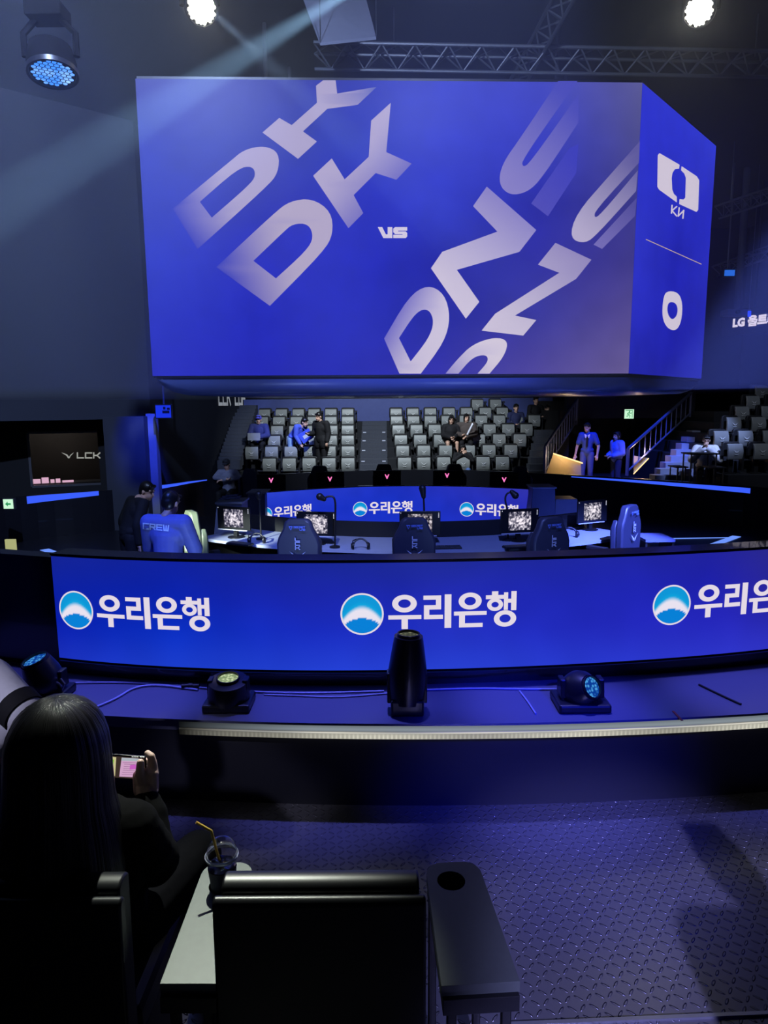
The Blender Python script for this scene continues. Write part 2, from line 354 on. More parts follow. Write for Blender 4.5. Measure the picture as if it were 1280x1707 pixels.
def tread_mat():
    m = bpy.data.materials.new('tread_plate'); m.use_nodes = True; nt = m.node_tree; b = nt.nodes['Principled BSDF']
    N = nt.nodes.new; L = nt.links.new
    def math_(op, a, b_=None, c=None):
        n = N('ShaderNodeMath'); n.operation = op
        for i, x in enumerate((a, b_, c)):
            if x is None: continue
            if isinstance(x, (int, float)): n.inputs[i].default_value = x
            else: L(x, n.inputs[i])
        return n.outputs[0]
    tc = N('ShaderNodeTexCoord'); sp = N('ShaderNodeSeparateXYZ'); L(tc.outputs['Object'], sp.inputs[0])
    u = math_('MULTIPLY', math_('ADD', sp.outputs['X'], math_('MULTIPLY', sp.outputs['Y'], 0.12)), 1 / 0.040)
    v = math_('MULTIPLY', math_('SUBTRACT', sp.outputs['Y'], math_('MULTIPLY', sp.outputs['X'], 0.12)), 1 / 0.040)
    fu, fv = math_('FLOOR', u), math_('FLOOR', v)
    par = math_('PINGPONG', math_('ADD', fu, fv), 1.0)
    sgn = math_('SUBTRACT', math_('MULTIPLY', par, 2.0), 1.0)
    lu, lv = math_('SUBTRACT', math_('SUBTRACT', u, fu), 0.5), math_('MULTIPLY', math_('SUBTRACT', math_('SUBTRACT', v, fv), 0.5), sgn)
    a, c = math_('ADD', lu, lv), math_('SUBTRACT', lu, lv)
    e = math_('ADD', math_('POWER', math_('ABSOLUTE', math_('DIVIDE', a, 0.66)), 2.0), math_('POWER', math_('ABSOLUTE', math_('DIVIDE', c, 0.2)), 2.0))
    mr = N('ShaderNodeMapRange'); mr.interpolation_type = 'SMOOTHSTEP'
    L(e, mr.inputs['Value']); mr.inputs['From Min'].default_value = 1.0; mr.inputs['From Max'].default_value = 0.25
    mr.inputs['To Min'].default_value = 0; mr.inputs['To Max'].default_value = 1
    bp = N('ShaderNodeBump'); bp.inputs['Strength'].default_value = 1.0; bp.inputs['Distance'].default_value = 0.006
    L(mr.outputs[0], bp.inputs['Height']); L(bp.outputs['Normal'], b.inputs['Normal'])
    nz = N('ShaderNodeTexNoise'); nz.inputs['Scale'].default_value = 3.0; L(tc.outputs['Object'], nz.inputs['Vector'])
    rr = N('ShaderNodeMapRange'); L(nz.outputs['Fac'], rr.inputs['Value']); rr.inputs['To Min'].default_value = 0.26; rr.inputs['To Max'].default_value = 0.36
    L(rr.outputs[0], b.inputs['Roughness'])
    b.inputs['Base Color'].default_value = (*rgb(104, 104, 112), 1); b.inputs['Metallic'].default_value = 0.6
    return m
TREAD = tread_mat()

# ------------------------------------------------------------------ curves of the arena, in metres
def polyfn(pts, deg):
    c = np.polyfit([p.x for p in pts], [p.y for p in pts], deg); return lambda x: float(np.polyval(c, x))
ledgeY = polyfn([atz(172, 1199, .47), atz(440, 1209.5, .47), atz(840, 1212, .47), atz(1280, 1194, .47)], 2)
_bp = [atz(px, py, .57) for px, py in ((99, 1095.5), (150, 1101), (200, 1105.5), (300, 1111.5), (480, 1116.5), (640, 1117), (900, 1108.5), (1040, 1102), (1280, 1081))]
banY = polyfn(_bp, 4)
BX0 = _bp[0].x; BX1 = 3.5
class Arc:
    """a vertical surface over a plan curve Y(X), addressed by arc length"""
    def __init__(s, fn, x0, x1, n=240, out=-1):
        s.p = [Vector((x0 + (x1 - x0) * i / n, 0, 0)) for i in range(n + 1)]
        for q in s.p: q.y = fn(q.x)
        s.s = [0.0]; s.fn = fn; s.out = out
        for i in range(n): s.s.append(s.s[-1] + (s.p[i + 1] - s.p[i]).length)
        s.L = s.s[-1]
    def pos(s, t, z, off=0.0):
        i = min(max(int(np.searchsorted(s.s, t)) - 1, 0), len(s.p) - 2)
        d = (s.p[i + 1] - s.p[i]); k = (t - s.s[i]) / (s.s[i + 1] - s.s[i]); d2 = d.normalized()
        n = Vector((d2.y, -d2.x, 0)) * (-s.out)
        q = s.p[i] + d * k + n * off; return Vector((q.x, q.y, z))
    def s_at(s, x):
        return float(np.interp(x, [p.x for p in s.p], s.s))
    def hit(s, px, py):
        Y = s.fn(0)
        for _ in range(12): P = at(px, py, Y); Y = s.fn(P.x)
        return s.s_at(P.x), P.z
def arc_wall(mb, arc, s0, s1, z0, z1, thick, n=48):
    """curved slab: front at the arc, thickness behind it"""
    rings = []
    for i in range(n + 1):
        t = s0 + (s1 - s0) * i / n
        rings.append([arc.pos(t, z0), arc.pos(t, z1), arc.pos(t, z1, -thick), arc.pos(t, z0, -thick)])
    return mb.loft(rings)
def arc_picture(name, arc, s0, s1, z0, z1, off, colf, m, parent, nu=60, nv=10):
    vs_, fs, cols = [], [], []
    for j in range(nv + 1):
        for i in range(nu + 1):
            u, v = i / nu, j / nv; vs_.append(tuple(arc.pos(s0 + (s1 - s0) * u, z0 + (z1 - z0) * v, off))); cols.append(colf(u, v))
    for j in range(nv):
        for i in range(nu): a = j * (nu + 1) + i; fs.append((a, a + 1, a + nu + 2, a + nu + 1))
    me = bpy.data.meshes.new(name); me.from_pydata(vs_, [], fs); me.update(); o = obj(name, me, m, parent); setcol(o, cols); return o
def lerpc(a, b, t): return tuple(a[i] * (1 - t) + b[i] * t for i in range(3))
def field(grid):
    """bilinear colour grid, rows listed bottom to top"""
    R, C = len(grid), len(grid[0])
    def f(u, v):
        x, y = min(max(u, 0), 1) * (C - 1), min(max(v, 0), 1) * (R - 1); i, j = min(int(x), C - 2), min(int(y), R - 2)
        return lerpc(lerpc(grid[j][i], grid[j][i + 1], x - i), lerpc(grid[j + 1][i], grid[j + 1][i + 1], x - i), y - j)
    return f

# ------------------------------------------------------------------ setting: floors, walls, ceiling
Z_STAGE, Z_WALK = -.53, -.1
xs = [-4.6 + 9.6 * i / 60 for i in range(61)]
# front floor of tread plate up to the curved barrier
mb = MB(); n = len(xs)
mb.loft([[(x, -2.5, 0), (x, ledgeY(x) + .16, 0), (x, ledgeY(x) + .16, -.2), (x, -2.5, -.2)] for x in xs]); struct(mb.build('floor', TREAD))
a, b = atz(900, 1706, .004), atz(1290, 1689, .004); d = (b - a)
mb = MB(); mb.box(((a + b) / 2 + d * .0), (d.length * 1.3, .014, .010), None, math.atan2(d.y, d.x)); struct(mb.build('trim_1', mat('bright_nosing', rgb(150, 152, 158), .35, .8)))  # nosing strip of brighter metal than the plate
# viewer's riser behind the front row (below and behind the camera)
mb = MB(); mb.box((0, -1.1, .22), (10, 2.6, .44)); struct(mb.build('floor_riser', TREAD))
# barrier face below the ledge
BARR = mat('barrier_paint', rgb(24, 25, 34), 0.6, var=.06)
mb = MB(); mb.loft([[(x, ledgeY(x) + .06, 0), (x, ledgeY(x) + .06, .40), (x, ledgeY(x) + .14, .40), (x, ledgeY(x) + .14, 0)] for x in xs]); struct(mb.build('wall_front_barrier', BARR))
LEDGE = mat('ledge_laminate', rgb(84, 86, 110), 0.38, var=.06, scale=3)
mb = MB(); mb.loft([[(x, ledgeY(x), .478), (x, ledgeY(x), .49), (x, max(banY(x) if x > BX0 else banY(BX0) + .25 * (BX0 - x), ledgeY(x) + .3) + .2, .49), (x, max(banY(x) if x > BX0 else banY(BX0) + .25 * (BX0 - x), ledgeY(x) + .3) + .2, .40), (x, ledgeY(x) + .06, .40), (x, ledgeY(x) + .06, .478)] for x in xs])
struct(mb.build('trim_ledge', LEDGE))
# stage pit floor, walkway and the barrier ring round the pit
BAR_PX = [(-60, 840), (42, 827), (163, 819), (265, 810), (340, 799), (500, 788), (650, 783), (800, 784), (900, 789), (1050, 797), (1180, 806), (1280, 813), (1380, 826)]
bar = [atz(px, py, .35) for px, py in BAR_PX]
bar = [Vector((-8.6, 10.6, .35))] + bar + [Vector((10.6, 11.2, .35))]
def smooth_poly(P, it=3):
    for _ in range(it):
        Q = [P[0]]
        for i in range(len(P) - 1): Q += [P[i] * .75 + P[i + 1] * .25, P[i] * .25 + P[i + 1] * .75]
        P = Q + [P[-1]]
    return P
bar = smooth_poly(bar, 2)
barY = lambda x: float(np.interp(x, [p.x for p in bar], [p.y for p in bar]))
mb = MB(); k = len(bar)
mb.add([(p.x, p.y + .1, Z_STAGE) for p in bar] + [(10.6, 3.6, Z_STAGE), (-8.6, 3.6, Z_STAGE)], [tuple(range(k + 2))])
struct(mb.build('floor_stage', mat('stage_vinyl', rgb(28, 29, 36), 0.32, var=.15, scale=2)))
mb = MB(); mb.loft([[(p.x, p.y, Z_STAGE), (p.x, p.y, .35), (p.x * 1.008, p.y + .12, .35), (p.x * 1.008, p.y + .12, Z_STAGE)] for p in bar])
struct(mb.build('wall_stage_barrier', mat('barrier_gloss', rgb(22, 23, 30), 0.3, coat=.2)))
mb = MB(); mb.add([(p.x, p.y + .06, Z_WALK) for p in bar] + [(12.5, 11.2, Z_WALK), (12.5, 27, Z_WALK), (-11, 27, Z_WALK), (-11, 10.6, Z_WALK)], [tuple(range(k + 4))])
struct(mb.build('floor_walkway', mat('walkway_vinyl', rgb(34, 36, 42), 0.5)))
# walls
H = 8.0
def wall(name, x0, y0, x1, y1, z0, z1, t=.2, m=WALLM):
    d = Vector((x1 - x0, y1 - y0, 0)); c = Vector(((x0 + x1) / 2, (y0 + y1) / 2, (z0 + z1) / 2)); nrm = Vector((-d.y, d.x, 0)).normalized()
    mb = MB(); mb.box(c + nrm * t / 2, (d.length, t, z1 - z0), None, math.atan2(d.y, d.x)); return struct(mb.build(name, m))
DARKW = mat('wall_paint_black', rgb(19, 20, 25), 0.85, var=.08, scale=2.0)
A, B, C = (-10.6, 11.0), (-5.18, 15.35), (-4.75, 24.6)
wall('wall_left_upper', *A, *B, 1.84, H, .25)
wall('wall_left_far', *B, *C, Z_WALK, H, .25)
wall('wall_back', -6.5, 24.6, 14.0, 24.6, Z_WALK, H, .2, DARKW)
wall('wall_right', 12.6, 27, 12.6, -3, -.6, H, .2, DARKW)
wall('wall_left', -10.7, -3, -10.7, 12, -.6, H)
mb = MB(); mb.box((1, 11.5, H + .1), (24, 31, .2)); struct(mb.build('ceiling', mat('ceiling_paint', rgb(40, 44, 56), .9)))
# casters' booth wall below the left wall, with a window opening
W0, W1 = at(45, 760, 15.3), at(172, 760, 15.9)
wd = (W1 - W0); wd.z = 0; wl = wd.length; wdn = wd.normalized()
def wp(px, py):  # pixel -> (along, z) on the booth wall plane
    n = Vector((-wdn.y, wdn.x, 0)); p = onplane(px, py, W0, n); return (p - Vector((W0.x, W0.y, p.z))).dot(wdn), p.z
def wq(s, z, off=0.0):
    n = Vector((wdn.y, -wdn.x, 0)); return Vector((W0.x, W0.y, 0)) + wdn * s + n * off + Vector((0, 0, z))
s0, zt = wp(46, 722); s1, zb = wp(168, 806)
MB_wall = MB().loft([[wq(s, z, 0), wq(s, z, -.15)] for s, z in ((-4, 0), (-4, 0))], False) if False else MB()
def wbox(mb, a, b, z0, z1, t=.15, off=0.0):
    P = [wq(a, z0, off), wq(b, z0, off), wq(b, z0, off - t), wq(a, z0, off - t)]
    return mb.add(P + [p + Vector((0, 0, z1 - z0)) for p in P], [(0, 3, 2, 1), (4, 5, 6, 7), (0, 1, 5, 4), (1, 2, 6, 5), (2, 3, 7, 6), (3, 0, 4, 7)])
mb = MB(); wbox(mb, -5, s0, Z_WALK, 2.0); wbox(mb, s1, s1 + 1.2, Z_WALK, 2.0); wbox(mb, s0, s1, Z_WALK, zb); wbox(mb, s0, s1, zt, 2.0)
struct(mb.build('wall_left_booth', MATTE))
mb = MB(); wbox(mb, s0 - 1, s1 + 1, Z_WALK, 2.0, .1, -2.2); wbox(mb, s0 - .6, s0 - .5, Z_WALK, 2.0, 2.0, -.15); wbox(mb, s1 + .6, s1 + .7, Z_WALK, 2.0, 2.0, -.15); wbox(mb, s0 - 1, s1 + 1, 1.95, 2.0, 2.2, -.1)
struct(mb.build('wall_booth_interior', mat('booth_paint', rgb(58, 54, 52), .8)))
win = MB(); wbox(win, s0, s1, zb, zt, .02, -.05)
w_o = struct(win.build('window_1', mat('booth_glass', (1, 1, 1), .02, trans=1.0, ior=1.05, var=0)))
fr = MB(); wbox(fr, s0, s1, zb - .03, zb + .02, .12, .01); wbox(fr, s0, s1, zt - .02, zt + .03, .12, .01); wbox(fr, s0 - .03, s0 + .02, zb, zt, .12, .01)
fr.build('window_frame', mat('window_trim', rgb(80, 80, 84), .4, .5), w_o)
# ------------------------------------------------------------------ the hanging screen cube
DJ = 8.5
TL, BL = at(226, 132, DJ), at(254, 628, DJ); TR, BR = at(1070, 137, DJ * 1.022), at(1048, 621.5, DJ * 1.022)
xl = (TL.x + BL.x) / 2; xr = (TR.x + BR.x) / 2; zt_ = (TL.z + TR.z) / 2; zb_ = (BL.z + BR.z) / 2
FA, FB = Vector((xl, DJ, 0)), Vector((xr, DJ * 1.022, 0)); fd = (FB - FA).normalized(); fn_ = Vector((fd.y, -fd.x, 0)); FL = (FB - FA).length
def fpx(px, py, off=.006):
    p = onplane(px, py, FA, fn_); return p + fn_ * off
# right chamfer face, running back at about 43 degrees
P1 = at(1181, 436, DJ * 1.022 * 1.232); SC = Vector((P1.x, P1.y, 0)); sd = (SC - FB).normalized(); sn = Vector((sd.y, -sd.x, 0)); SL = (SC - FB).length
def spx(px, py, off=.006):
    p = onplane(px, py, FB, sn); return p + sn * off
jc = Vector(((xl + SC.x) / 2, DJ + 2.6, 0))
J = empty('jumbotron', (jc.x, jc.y, zb_), 'giant hanging video cube showing DK VS DNS on blue', 'screen')
SD = Vector((SC.x - .3, SC.y + 3.2, 0)); SE = Vector((xl + .35, DJ + 5.2, 0))
plan = [FA, FB, SC, SD, SE]; cen = sum(plan, Vector()) / 5
def ringz(z, k=1.0, inset=0.0): return [Vector((cen.x, cen.y, 0)) + (p - cen) * k + Vector((0, 0, z)) for p in plan]
# housing: thin rim, slightly behind the screen faces
mb = MB(); mb.loft([ringz(zb_ - .02, .997), ringz(zt_ + .03, .997)]); mb.build('housing', SCREEN_FRAME, J)
# rounded lower skirt tucked under the faces
sk = []
def rounded_plan(r, k, z):
    out = []; m = len(plan)
    P = [Vector((cen.x, cen.y, 0)) + (p - cen) * k for p in plan]
    for i in range(m):
        a, b, c = P[i - 1], P[i], P[(i + 1) % m]; u, w = (a - b).normalized() * r, (c - b).normalized() * r
        for t in range(7):
            t /= 6; q = (b + u) * (1 - t) ** 2 + b * 2 * t * (1 - t) + (b + w) * t ** 2; out.append(Vector((q.x, q.y, z)))
    return out
for r, k, z in ((.03, .992, zb_ - .045), (.12, .992, zb_ - .075), (.24, .985, zb_ - .135), (.38, .97, zb_ - .19), (.5, .945, zb_ - .225)): sk.append(rounded_plan(r, k, z))
MB().loft(sk).build('skirt', mat('skirt_blue_grey', rgb(78, 92, 150), .3, var=.05), J, 60)
# front picture: the blue ground
g = lambda *c: rgb(*c)
front = field([[g(40, 46, 190), g(34, 38, 182), g(28, 32, 172), g(48, 44, 165), g(78, 68, 152), g(104, 92, 150)],
               [g(40, 50, 192), g(32, 40, 188), g(30, 36, 184), g(22, 24, 150), g(52, 48, 150), g(86, 76, 146)],
               [g(44, 58, 200), g(34, 42, 190), g(30, 38, 190), g(24, 26, 156), g(44, 42, 160), g(64, 58, 140)],
               [g(46, 60, 190), g(28, 36, 172), g(34, 42, 186), g(44, 54, 198), g(34, 34, 158), g(58, 56, 140)],
               [g(46, 60, 184), g(26, 38, 160), g(38, 54, 176), g(42, 52, 196), g(50, 56, 192), g(74, 74, 142)],
               [g(66, 74, 172), g(50, 56, 160), g(36, 46, 166), g(48, 58, 200), g(62, 68, 190), g(90, 90, 152)]])
def fgrid(name, pmap, colf, nu, nv, parent):
    vs_, fs, cols = [], [], []
    for j in range(nv + 1):
        for i in range(nu + 1): vs_.append(tuple(pmap(i / nu, j / nv))); cols.append(colf(i / nu, j / nv))
    for j in range(nv):
        for i in range(nu): a = j * (nu + 1) + i; fs.append((a, a + 1, a + nu + 2, a + nu + 1))
    me = bpy.data.meshes.new(name); me.from_pydata(vs_, [], fs); me.update(); o = obj(name, me, PICG, parent); setcol(o, cols); return o
fs_o = fgrid('front_screen', lambda u, v: FA + fd * (FL * u) + fn_ * .002 + Vector((0, 0, zb_ + (zt_ - zb_) * v)), front, 20, 20, J)
side = field([[g(30, 34, 168), g(30, 32, 160), g(36, 38, 170)], [g(42, 48, 200), g(30, 34, 184), g(34, 38, 178)], [g(44, 52, 204), g(30, 34, 178), g(40, 46, 198)],
              [g(40, 48, 206), g(36, 44, 202), g(34, 40, 196)], [g(40, 50, 210), g(40, 50, 210), g(48, 58, 214)]])
ss_o = fgrid('side_screen', lambda u, v: FB + sd * (SL * u) + sn * .002 + Vector((0, 0, zb_ + (zt_ - zb_) * v)), side, 8, 12, J)
Z3 = lambda pts: [(220 + x * .375, 120 + y * .375) for x, y in pts]
Z4 = lambda pts: [(600 + x * .375, 120 + y * .375) for x, y in pts]
Z8 = lambda pts: [(1000 + x * .3279, 100 + y * .3279) for x, y in pts]
def curve(pts, it=2):  # round a closed outline except corners marked with a third value
    for _ in range(it):
        out = []; n = len(pts)
        for i in range(n):
            p, q = pts[i], pts[(i + 1) % n]
            pc, qc = len(p) > 2, len(q) > 2
            if pc: out.append(p)
            else: out.append((p[0] * .75 + q[0] * .25, p[1] * .75 + q[1] * .25)) if not pc else None
            if not qc: out.append((p[0] * .25 + q[0] * .75, p[1] * .25 + q[1] * .75))
        pts = out
    return [(p[0], p[1]) for p in pts]
k = 1
LAV, LAVB, FADE = rgb(172, 162, 200), rgb(208, 198, 218), rgb(62, 66, 186)
def ramp(p0, p1, c0, c1):
    dx, dy = p1[0] - p0[0], p1[1] - p0[1]; L2 = dx * dx + dy * dy
    return lambda x, y: lerpc(c0, c1, min(1, max(0, ((x - p0[0]) * dx + (y - p0[1]) * dy) / L2)))
def letter(name, outline, holes, ramp_):
    graphic(name, [(outline, holes)], fpx, PIC, fs_o, ramp_, sub=14)
letter('letter_d', curve(Z3c := [(*p, 1) if len(p) == 2 and f else p for p, f in zip(Z3([(182, 608), (292, 788), (600, 510), (650, 450), (655, 360), (590, 328), (500, 345), (440, 395)]), (1, 1, 0, 0, 0, 0, 0, 0))]),
       [curve([(*p, 1) if f else p for p, f in zip(Z3([(302, 578), (355, 648), (520, 505), (552, 460), (535, 418), (470, 430)]), (1, 1, 0, 0, 0, 0))])], ramp((296, 336), (365, 300), FADE, LAV))
letter('letter_k', Z3([(580, 270), (655, 205), (710, 237), (822, 138), (818, 62), (850, 38), (905, 38), (912, 97), (1088, 67), (1003, 147), (868, 165), (760, 265), (822, 310), (738, 387)]), [], ramp((570, 150), (630, 140), LAV, rgb(78, 90, 178)))
letter('letter_d', curve([(*p, 1) if f else p for p, f in zip(Z3([(375, 868), (613, 1040), (850, 800), (895, 720), (885, 620), (800, 562), (700, 575), (630, 630)]), (1, 1, 0, 0, 0, 0, 0, 0))]),
       [curve([(*p, 1) if f else p for p, f in zip(Z3([(540, 840), (640, 918), (775, 795), (808, 735), (785, 675), (715, 675), (670, 715)]), (1, 1, 0, 0, 0, 0, 0))])], ramp((374, 430), (470, 400), FADE, rgb(180, 168, 198)))
letter('letter_k', Z3([(805, 462), (888, 385), (945, 478), (1052, 378), (1063, 217), (1150, 138), (1130, 357), (1243, 408), (1175, 480), (1083, 450), (985, 548), (1028, 628), (962, 695)]), [], ramp((620, 230), (690, 290), rgb(178, 168, 204), rgb(96, 92, 186)))
V = [Z3([(1092, 690), (1112, 690), (1128, 722), (1136, 722), (1136, 690), (1157, 690), (1157, 739), (1117, 739)]),
     Z3([(1223, 690), (1223, 706), (1183, 706), (1183, 709), (1216, 709), (1223, 716), (1223, 732), (1216, 739), (1161, 739), (1161, 724), (1202, 724), (1202, 721), (1169, 721), (1161, 713), (1161, 697), (1169, 690)])]
graphic('versus_text', [(v, []) for v in V], fpx, glow('versus_white', rgb(214, 206, 226)), fs_o)
letter('letter_d', curve([(*p, 1) if f else p for p, f in zip(Z4([(107, 1185), (175, 1341), (270, 1341), (375, 1200), (402, 1090), (375, 985), (300, 945), (215, 1000)]), (1, 1, 1, 0, 0, 0, 0, 0))]),
       [curve([(*p, 1) if f else p for p, f in zip(Z4([(173, 1183), (225, 1287), (305, 1185), (330, 1110), (305, 1052), (250, 1065)]), (1, 1, 0, 0, 0, 0))])], ramp((640, 560), (700, 590), rgb(110, 104, 190), LAVB))
letter('letter_n', Z4([(563, 510), (783, 703), (708, 800), (430, 880), (530, 1022), (470, 1097), (315, 873), (365, 800), (610, 710), (502, 597)]), [], ramp((780, 500), (880, 360), LAVB, rgb(138, 130, 196)))
letter('letter_s', curve([(*p, 1) if f else p for p, f in zip(Z4([(880, 41), (715, 290), (630, 410), (615, 500), (665, 550), (745, 535), (810, 470), (970, 225), (970, 100), (755, 405), (722, 425), (720, 390), (966, 41)]), (1, 0, 0, 0, 0, 0, 0, 1, 1, 0, 0, 0, 1))]), [], ramp((850, 310), (958, 180), rgb(138, 130, 196), rgb(72, 74, 184)))
letter('letter_s', Z4([(760, 585), (930, 340), (970, 320), (960, 450), (835, 642)]), [], ramp((885, 360), (960, 265), rgb(82, 78, 180), rgb(58, 60, 186)))
letter('letter_n', Z4([(868, 760), (1028, 835), (960, 920), (688, 1083), (783, 1103), (725, 1172), (540, 1150), (600, 1075), (885, 893), (790, 857)]), [], ramp((850, 560), (970, 430), LAVB, rgb(148, 138, 190)))
letter('letter_s', curve([(*p, 1) if f else p for p, f in zip(Z4([(1243, 308), (1100, 470), (960, 630), (930, 740), (1000, 765), (1060, 715), (1226, 530), (1234, 438), (1068, 635), (1040, 650), (1045, 615), (1239, 404)]), (1, 0, 0, 0, 0, 0, 1, 1, 0, 0, 0, 1))]), [], ramp((960, 390), (1060, 270), rgb(186, 176, 208), rgb(96, 92, 162)))
letter('letter_s', Z4([(1037, 768), (1075, 787), (1222, 640), (1229, 560)]), [], ramp((1000, 410), (1060, 340), rgb(120, 112, 186), rgb(80, 76, 156)))
letter('letter_d', curve([(*p, 1) if f else p for p, f in zip(Z4([(380, 1341), (430, 1280), (500, 1210), (600, 1178), (660, 1195), (640, 1265), (575, 1341), (522, 1341), (572, 1285), (560, 1255), (500, 1268), (437, 1341)]), (1, 0, 0, 0, 0, 0, 1, 1, 0, 0, 0, 1))]), [], ramp((742, 625), (800, 580), rgb(148, 140, 200), rgb(214, 204, 220)))
# right face: team mark, its small wordmark, the rule and the score
SW = glow('score_white', rgb(214, 204, 224))
graphic('team_mark', [(Z8([(300, 474), (402, 533), (400, 553), (378, 556), (366, 575), (362, 600), (365, 660), (374, 682), (388, 695), (388, 725), (298, 660), (289, 645), (291, 485)]), []),
                      (Z8([(412, 540), (490, 592), (502, 612), (497, 762), (488, 773), (400, 733), (402, 708), (422, 710), (431, 700), (434, 600), (426, 578), (410, 562)]), [])], spx, SW, ss_o)
graphic('sponsor_wordmark', [(Z8(s), []) for l in ([(364, 740), (361, 778)], [(387, 746), (364, 766), (387, 793)], [(400, 753), (396, 793), (423, 766), (419, 804)]) for s, _ in strokes([l], 7)], spx, SW, ss_o)
graphic('divider_rule', [(Z8(s), []) for s, _ in strokes([[(233, 913), (512, 1038)]], 4)], spx, glow('rule_tan', rgb(196, 170, 160)), ss_o)
graphic('score_digit', [(curve(Z8([(335, 1174), (395, 1180), (418, 1235), (412, 1330), (385, 1378), (340, 1366), (313, 1310), (318, 1215)])), [curve(Z8([(348, 1230), (380, 1233), (394, 1262), (388, 1302), (365, 1322), (345, 1300), (338, 1262)]))])], spx, SW, ss_o)
# hangers up to the grid
for p in ((xl + 1.0, DJ + 3.2), (xr - .3, DJ + 3.2), (xl + 1.2, DJ + 4.6), (xr + .2, DJ + 4.6)): MB().cyl((p[0], p[1], zt_), (p[0], p[1], H), .03, n=8).build('hanger_rod', DKGREY, J)

# ------------------------------------------------------------------ curved LED banner round the near side of the stage
ban = Arc(banY, BX0, BX1)
ZB0, ZB1 = .57, 1.212
Bn = empty('led_banner', (0.4, banY(.4), .49), 'long curved blue LED banner with large bank logos nearest the seats', 'led banner')
mb = MB(); arc_wall(mb, ban, 0, ban.L, ZB0 - .005, ZB1 + .010, .12); mb.build('cabinet', SCREEN_FRAME, Bn)
pl = Arc(lambda x: banY(x) - .03, BX0, BX1); mb = MB(); arc_wall(mb, pl, 0, pl.L, .49, .562, .2); mb.build('plinth', GLOSSB, Bn)
mb = MB(); arc_wall(mb, Arc(lambda x: banY(x) - .012, BX0, BX1), 0, ban.L * .999, ZB1 + .010, ZB1 + .019, .16); mb.build('top_rail', GLOSSB, Bn)
bf = field([[g(26, 48, 188), g(26, 60, 200), g(34, 62, 206), g(40, 64, 208), g(40, 56, 204), g(44, 52, 200), g(48, 48, 184)],
            [g(8, 30, 172), g(10, 46, 190), g(24, 44, 190), g(32, 48, 194), g(34, 42, 190), g(36, 38, 186), g(42, 40, 164)],
            [g(12, 32, 162), g(10, 34, 172), g(26, 38, 172), g(30, 40, 178), g(30, 38, 178), g(30, 32, 172), g(46, 40, 128)],
            [g(20, 36, 150), g(16, 34, 158), g(24, 38, 150), g(30, 42, 152), g(30, 38, 160), g(32, 34, 158), g(50, 46, 124)]])
smax = ban.s_at(2.75)
bs = arc_picture('banner_screen', ban, 0.004, ban.L, ZB0, ZB1, .004, lambda u, v: bf(u * ban.L / smax, v), PICG, Bn, 80, 8)
for cx_, cy_, r in ((128, 1016.5, 33), (603.5, 1023, 36), (1118.5, 1008, 34.5)):
    s_, z_ = ban.hit(cx_, cy_); dist = -(CAM_R.transposed() @ (ban.pos(s_, z_) - CAM_P)).z
    bank_logo(bs, lambda x, y, o, s_=s_, z_=z_: ban.pos(min(s_ + x, ban.L), z_ + y, .004 + o), r / FPX * dist, TXT, PIC, .004)
# plain black panel that carries the curve on past the banner's left end
mb = MB(); mb.loft([[(BX0 - .012 - t * 2.4, banY(BX0) + .02 + t * .75, z) for z in (.49, 1.2)] + [(BX0 - .012 - t * 2.4, banY(BX0) + .14 + t * .75, z) for z in (1.2, .49)] for t in (0, .5, 1)])
struct(mb.build('wall_banner_end', GLOSSB))
# stage-edge LED strip under the ledge
LS = empty('edge_light_strip', (0.8, ledgeY(.8), .40), 'curved white LED strip lighting up under the front ledge', 'light strip')
la = Arc(lambda x: ledgeY(x) + .012, -4.5, 4.9); sA, sB = la.s_at(-1.08), la.s_at(4.6)
mb = MB(); arc_wall(mb, la, sA, sB, .436, .476, .04); mb.build('channel', mat('strip_channel', rgb(170, 172, 176), .35, .6), LS)
def stripc(u, v):
    t = sA + (sB - sA) * u; f = min(1, max(.04, u / .12)); return tuple(x * f for x in lerpc(rgb(186, 186, 180), rgb(214, 210, 196), .5 + .5 * math.sin(t * 9)))
sp_ = arc_picture('diffuser', la, sA, sB, .432, .440, .006, stripc, PIC, LS, 220, 1)
def dotc(u, v):
    t = sA + (sB - sA) * u; q = (t / .022) % 1; d = .6 + .4 * max(0, 1 - abs(q - .5) * 3) * (1 - abs(v - .3)); f = min(1, max(.02, u / .12)); w = .6 + .4 * math.sin(t * 3.1) ** 2
    return tuple(x * f * d * w for x in rgb(225, 222, 205))
arc_picture('diode_row', la, sA, sB, .402, .430, .004, dotc, PIC, LS, 1500, 4)
ud = MB(); rr_ = [[la.pos(sA + .2 + (sB - sA - .2) * i / 60, .4015, o) for o in (.0, -.035)] for i in range(61)]
ud.add([tuple(p) for r in rr_ for p in r], [(2 * i, 2 * i + 1, 2 * i + 3, 2 * i + 2) for i in range(60)]); ud.build('added_down_glow', glow('strip_down', rgb(225, 222, 210), 0.8), LS)  # glowing face added under the strip to brighten the floor
gl = arc_picture('painted_bleed', la, sA, sB, .443, .474, .003, lambda u, v: tuple(x * min(1, max(.02, u / .12)) * (1 - .6 * abs(v - .35)) for x in rgb(132, 142, 150)), PIC, LS, 90, 3)  # strip light falling on the channel, painted as a glowing band
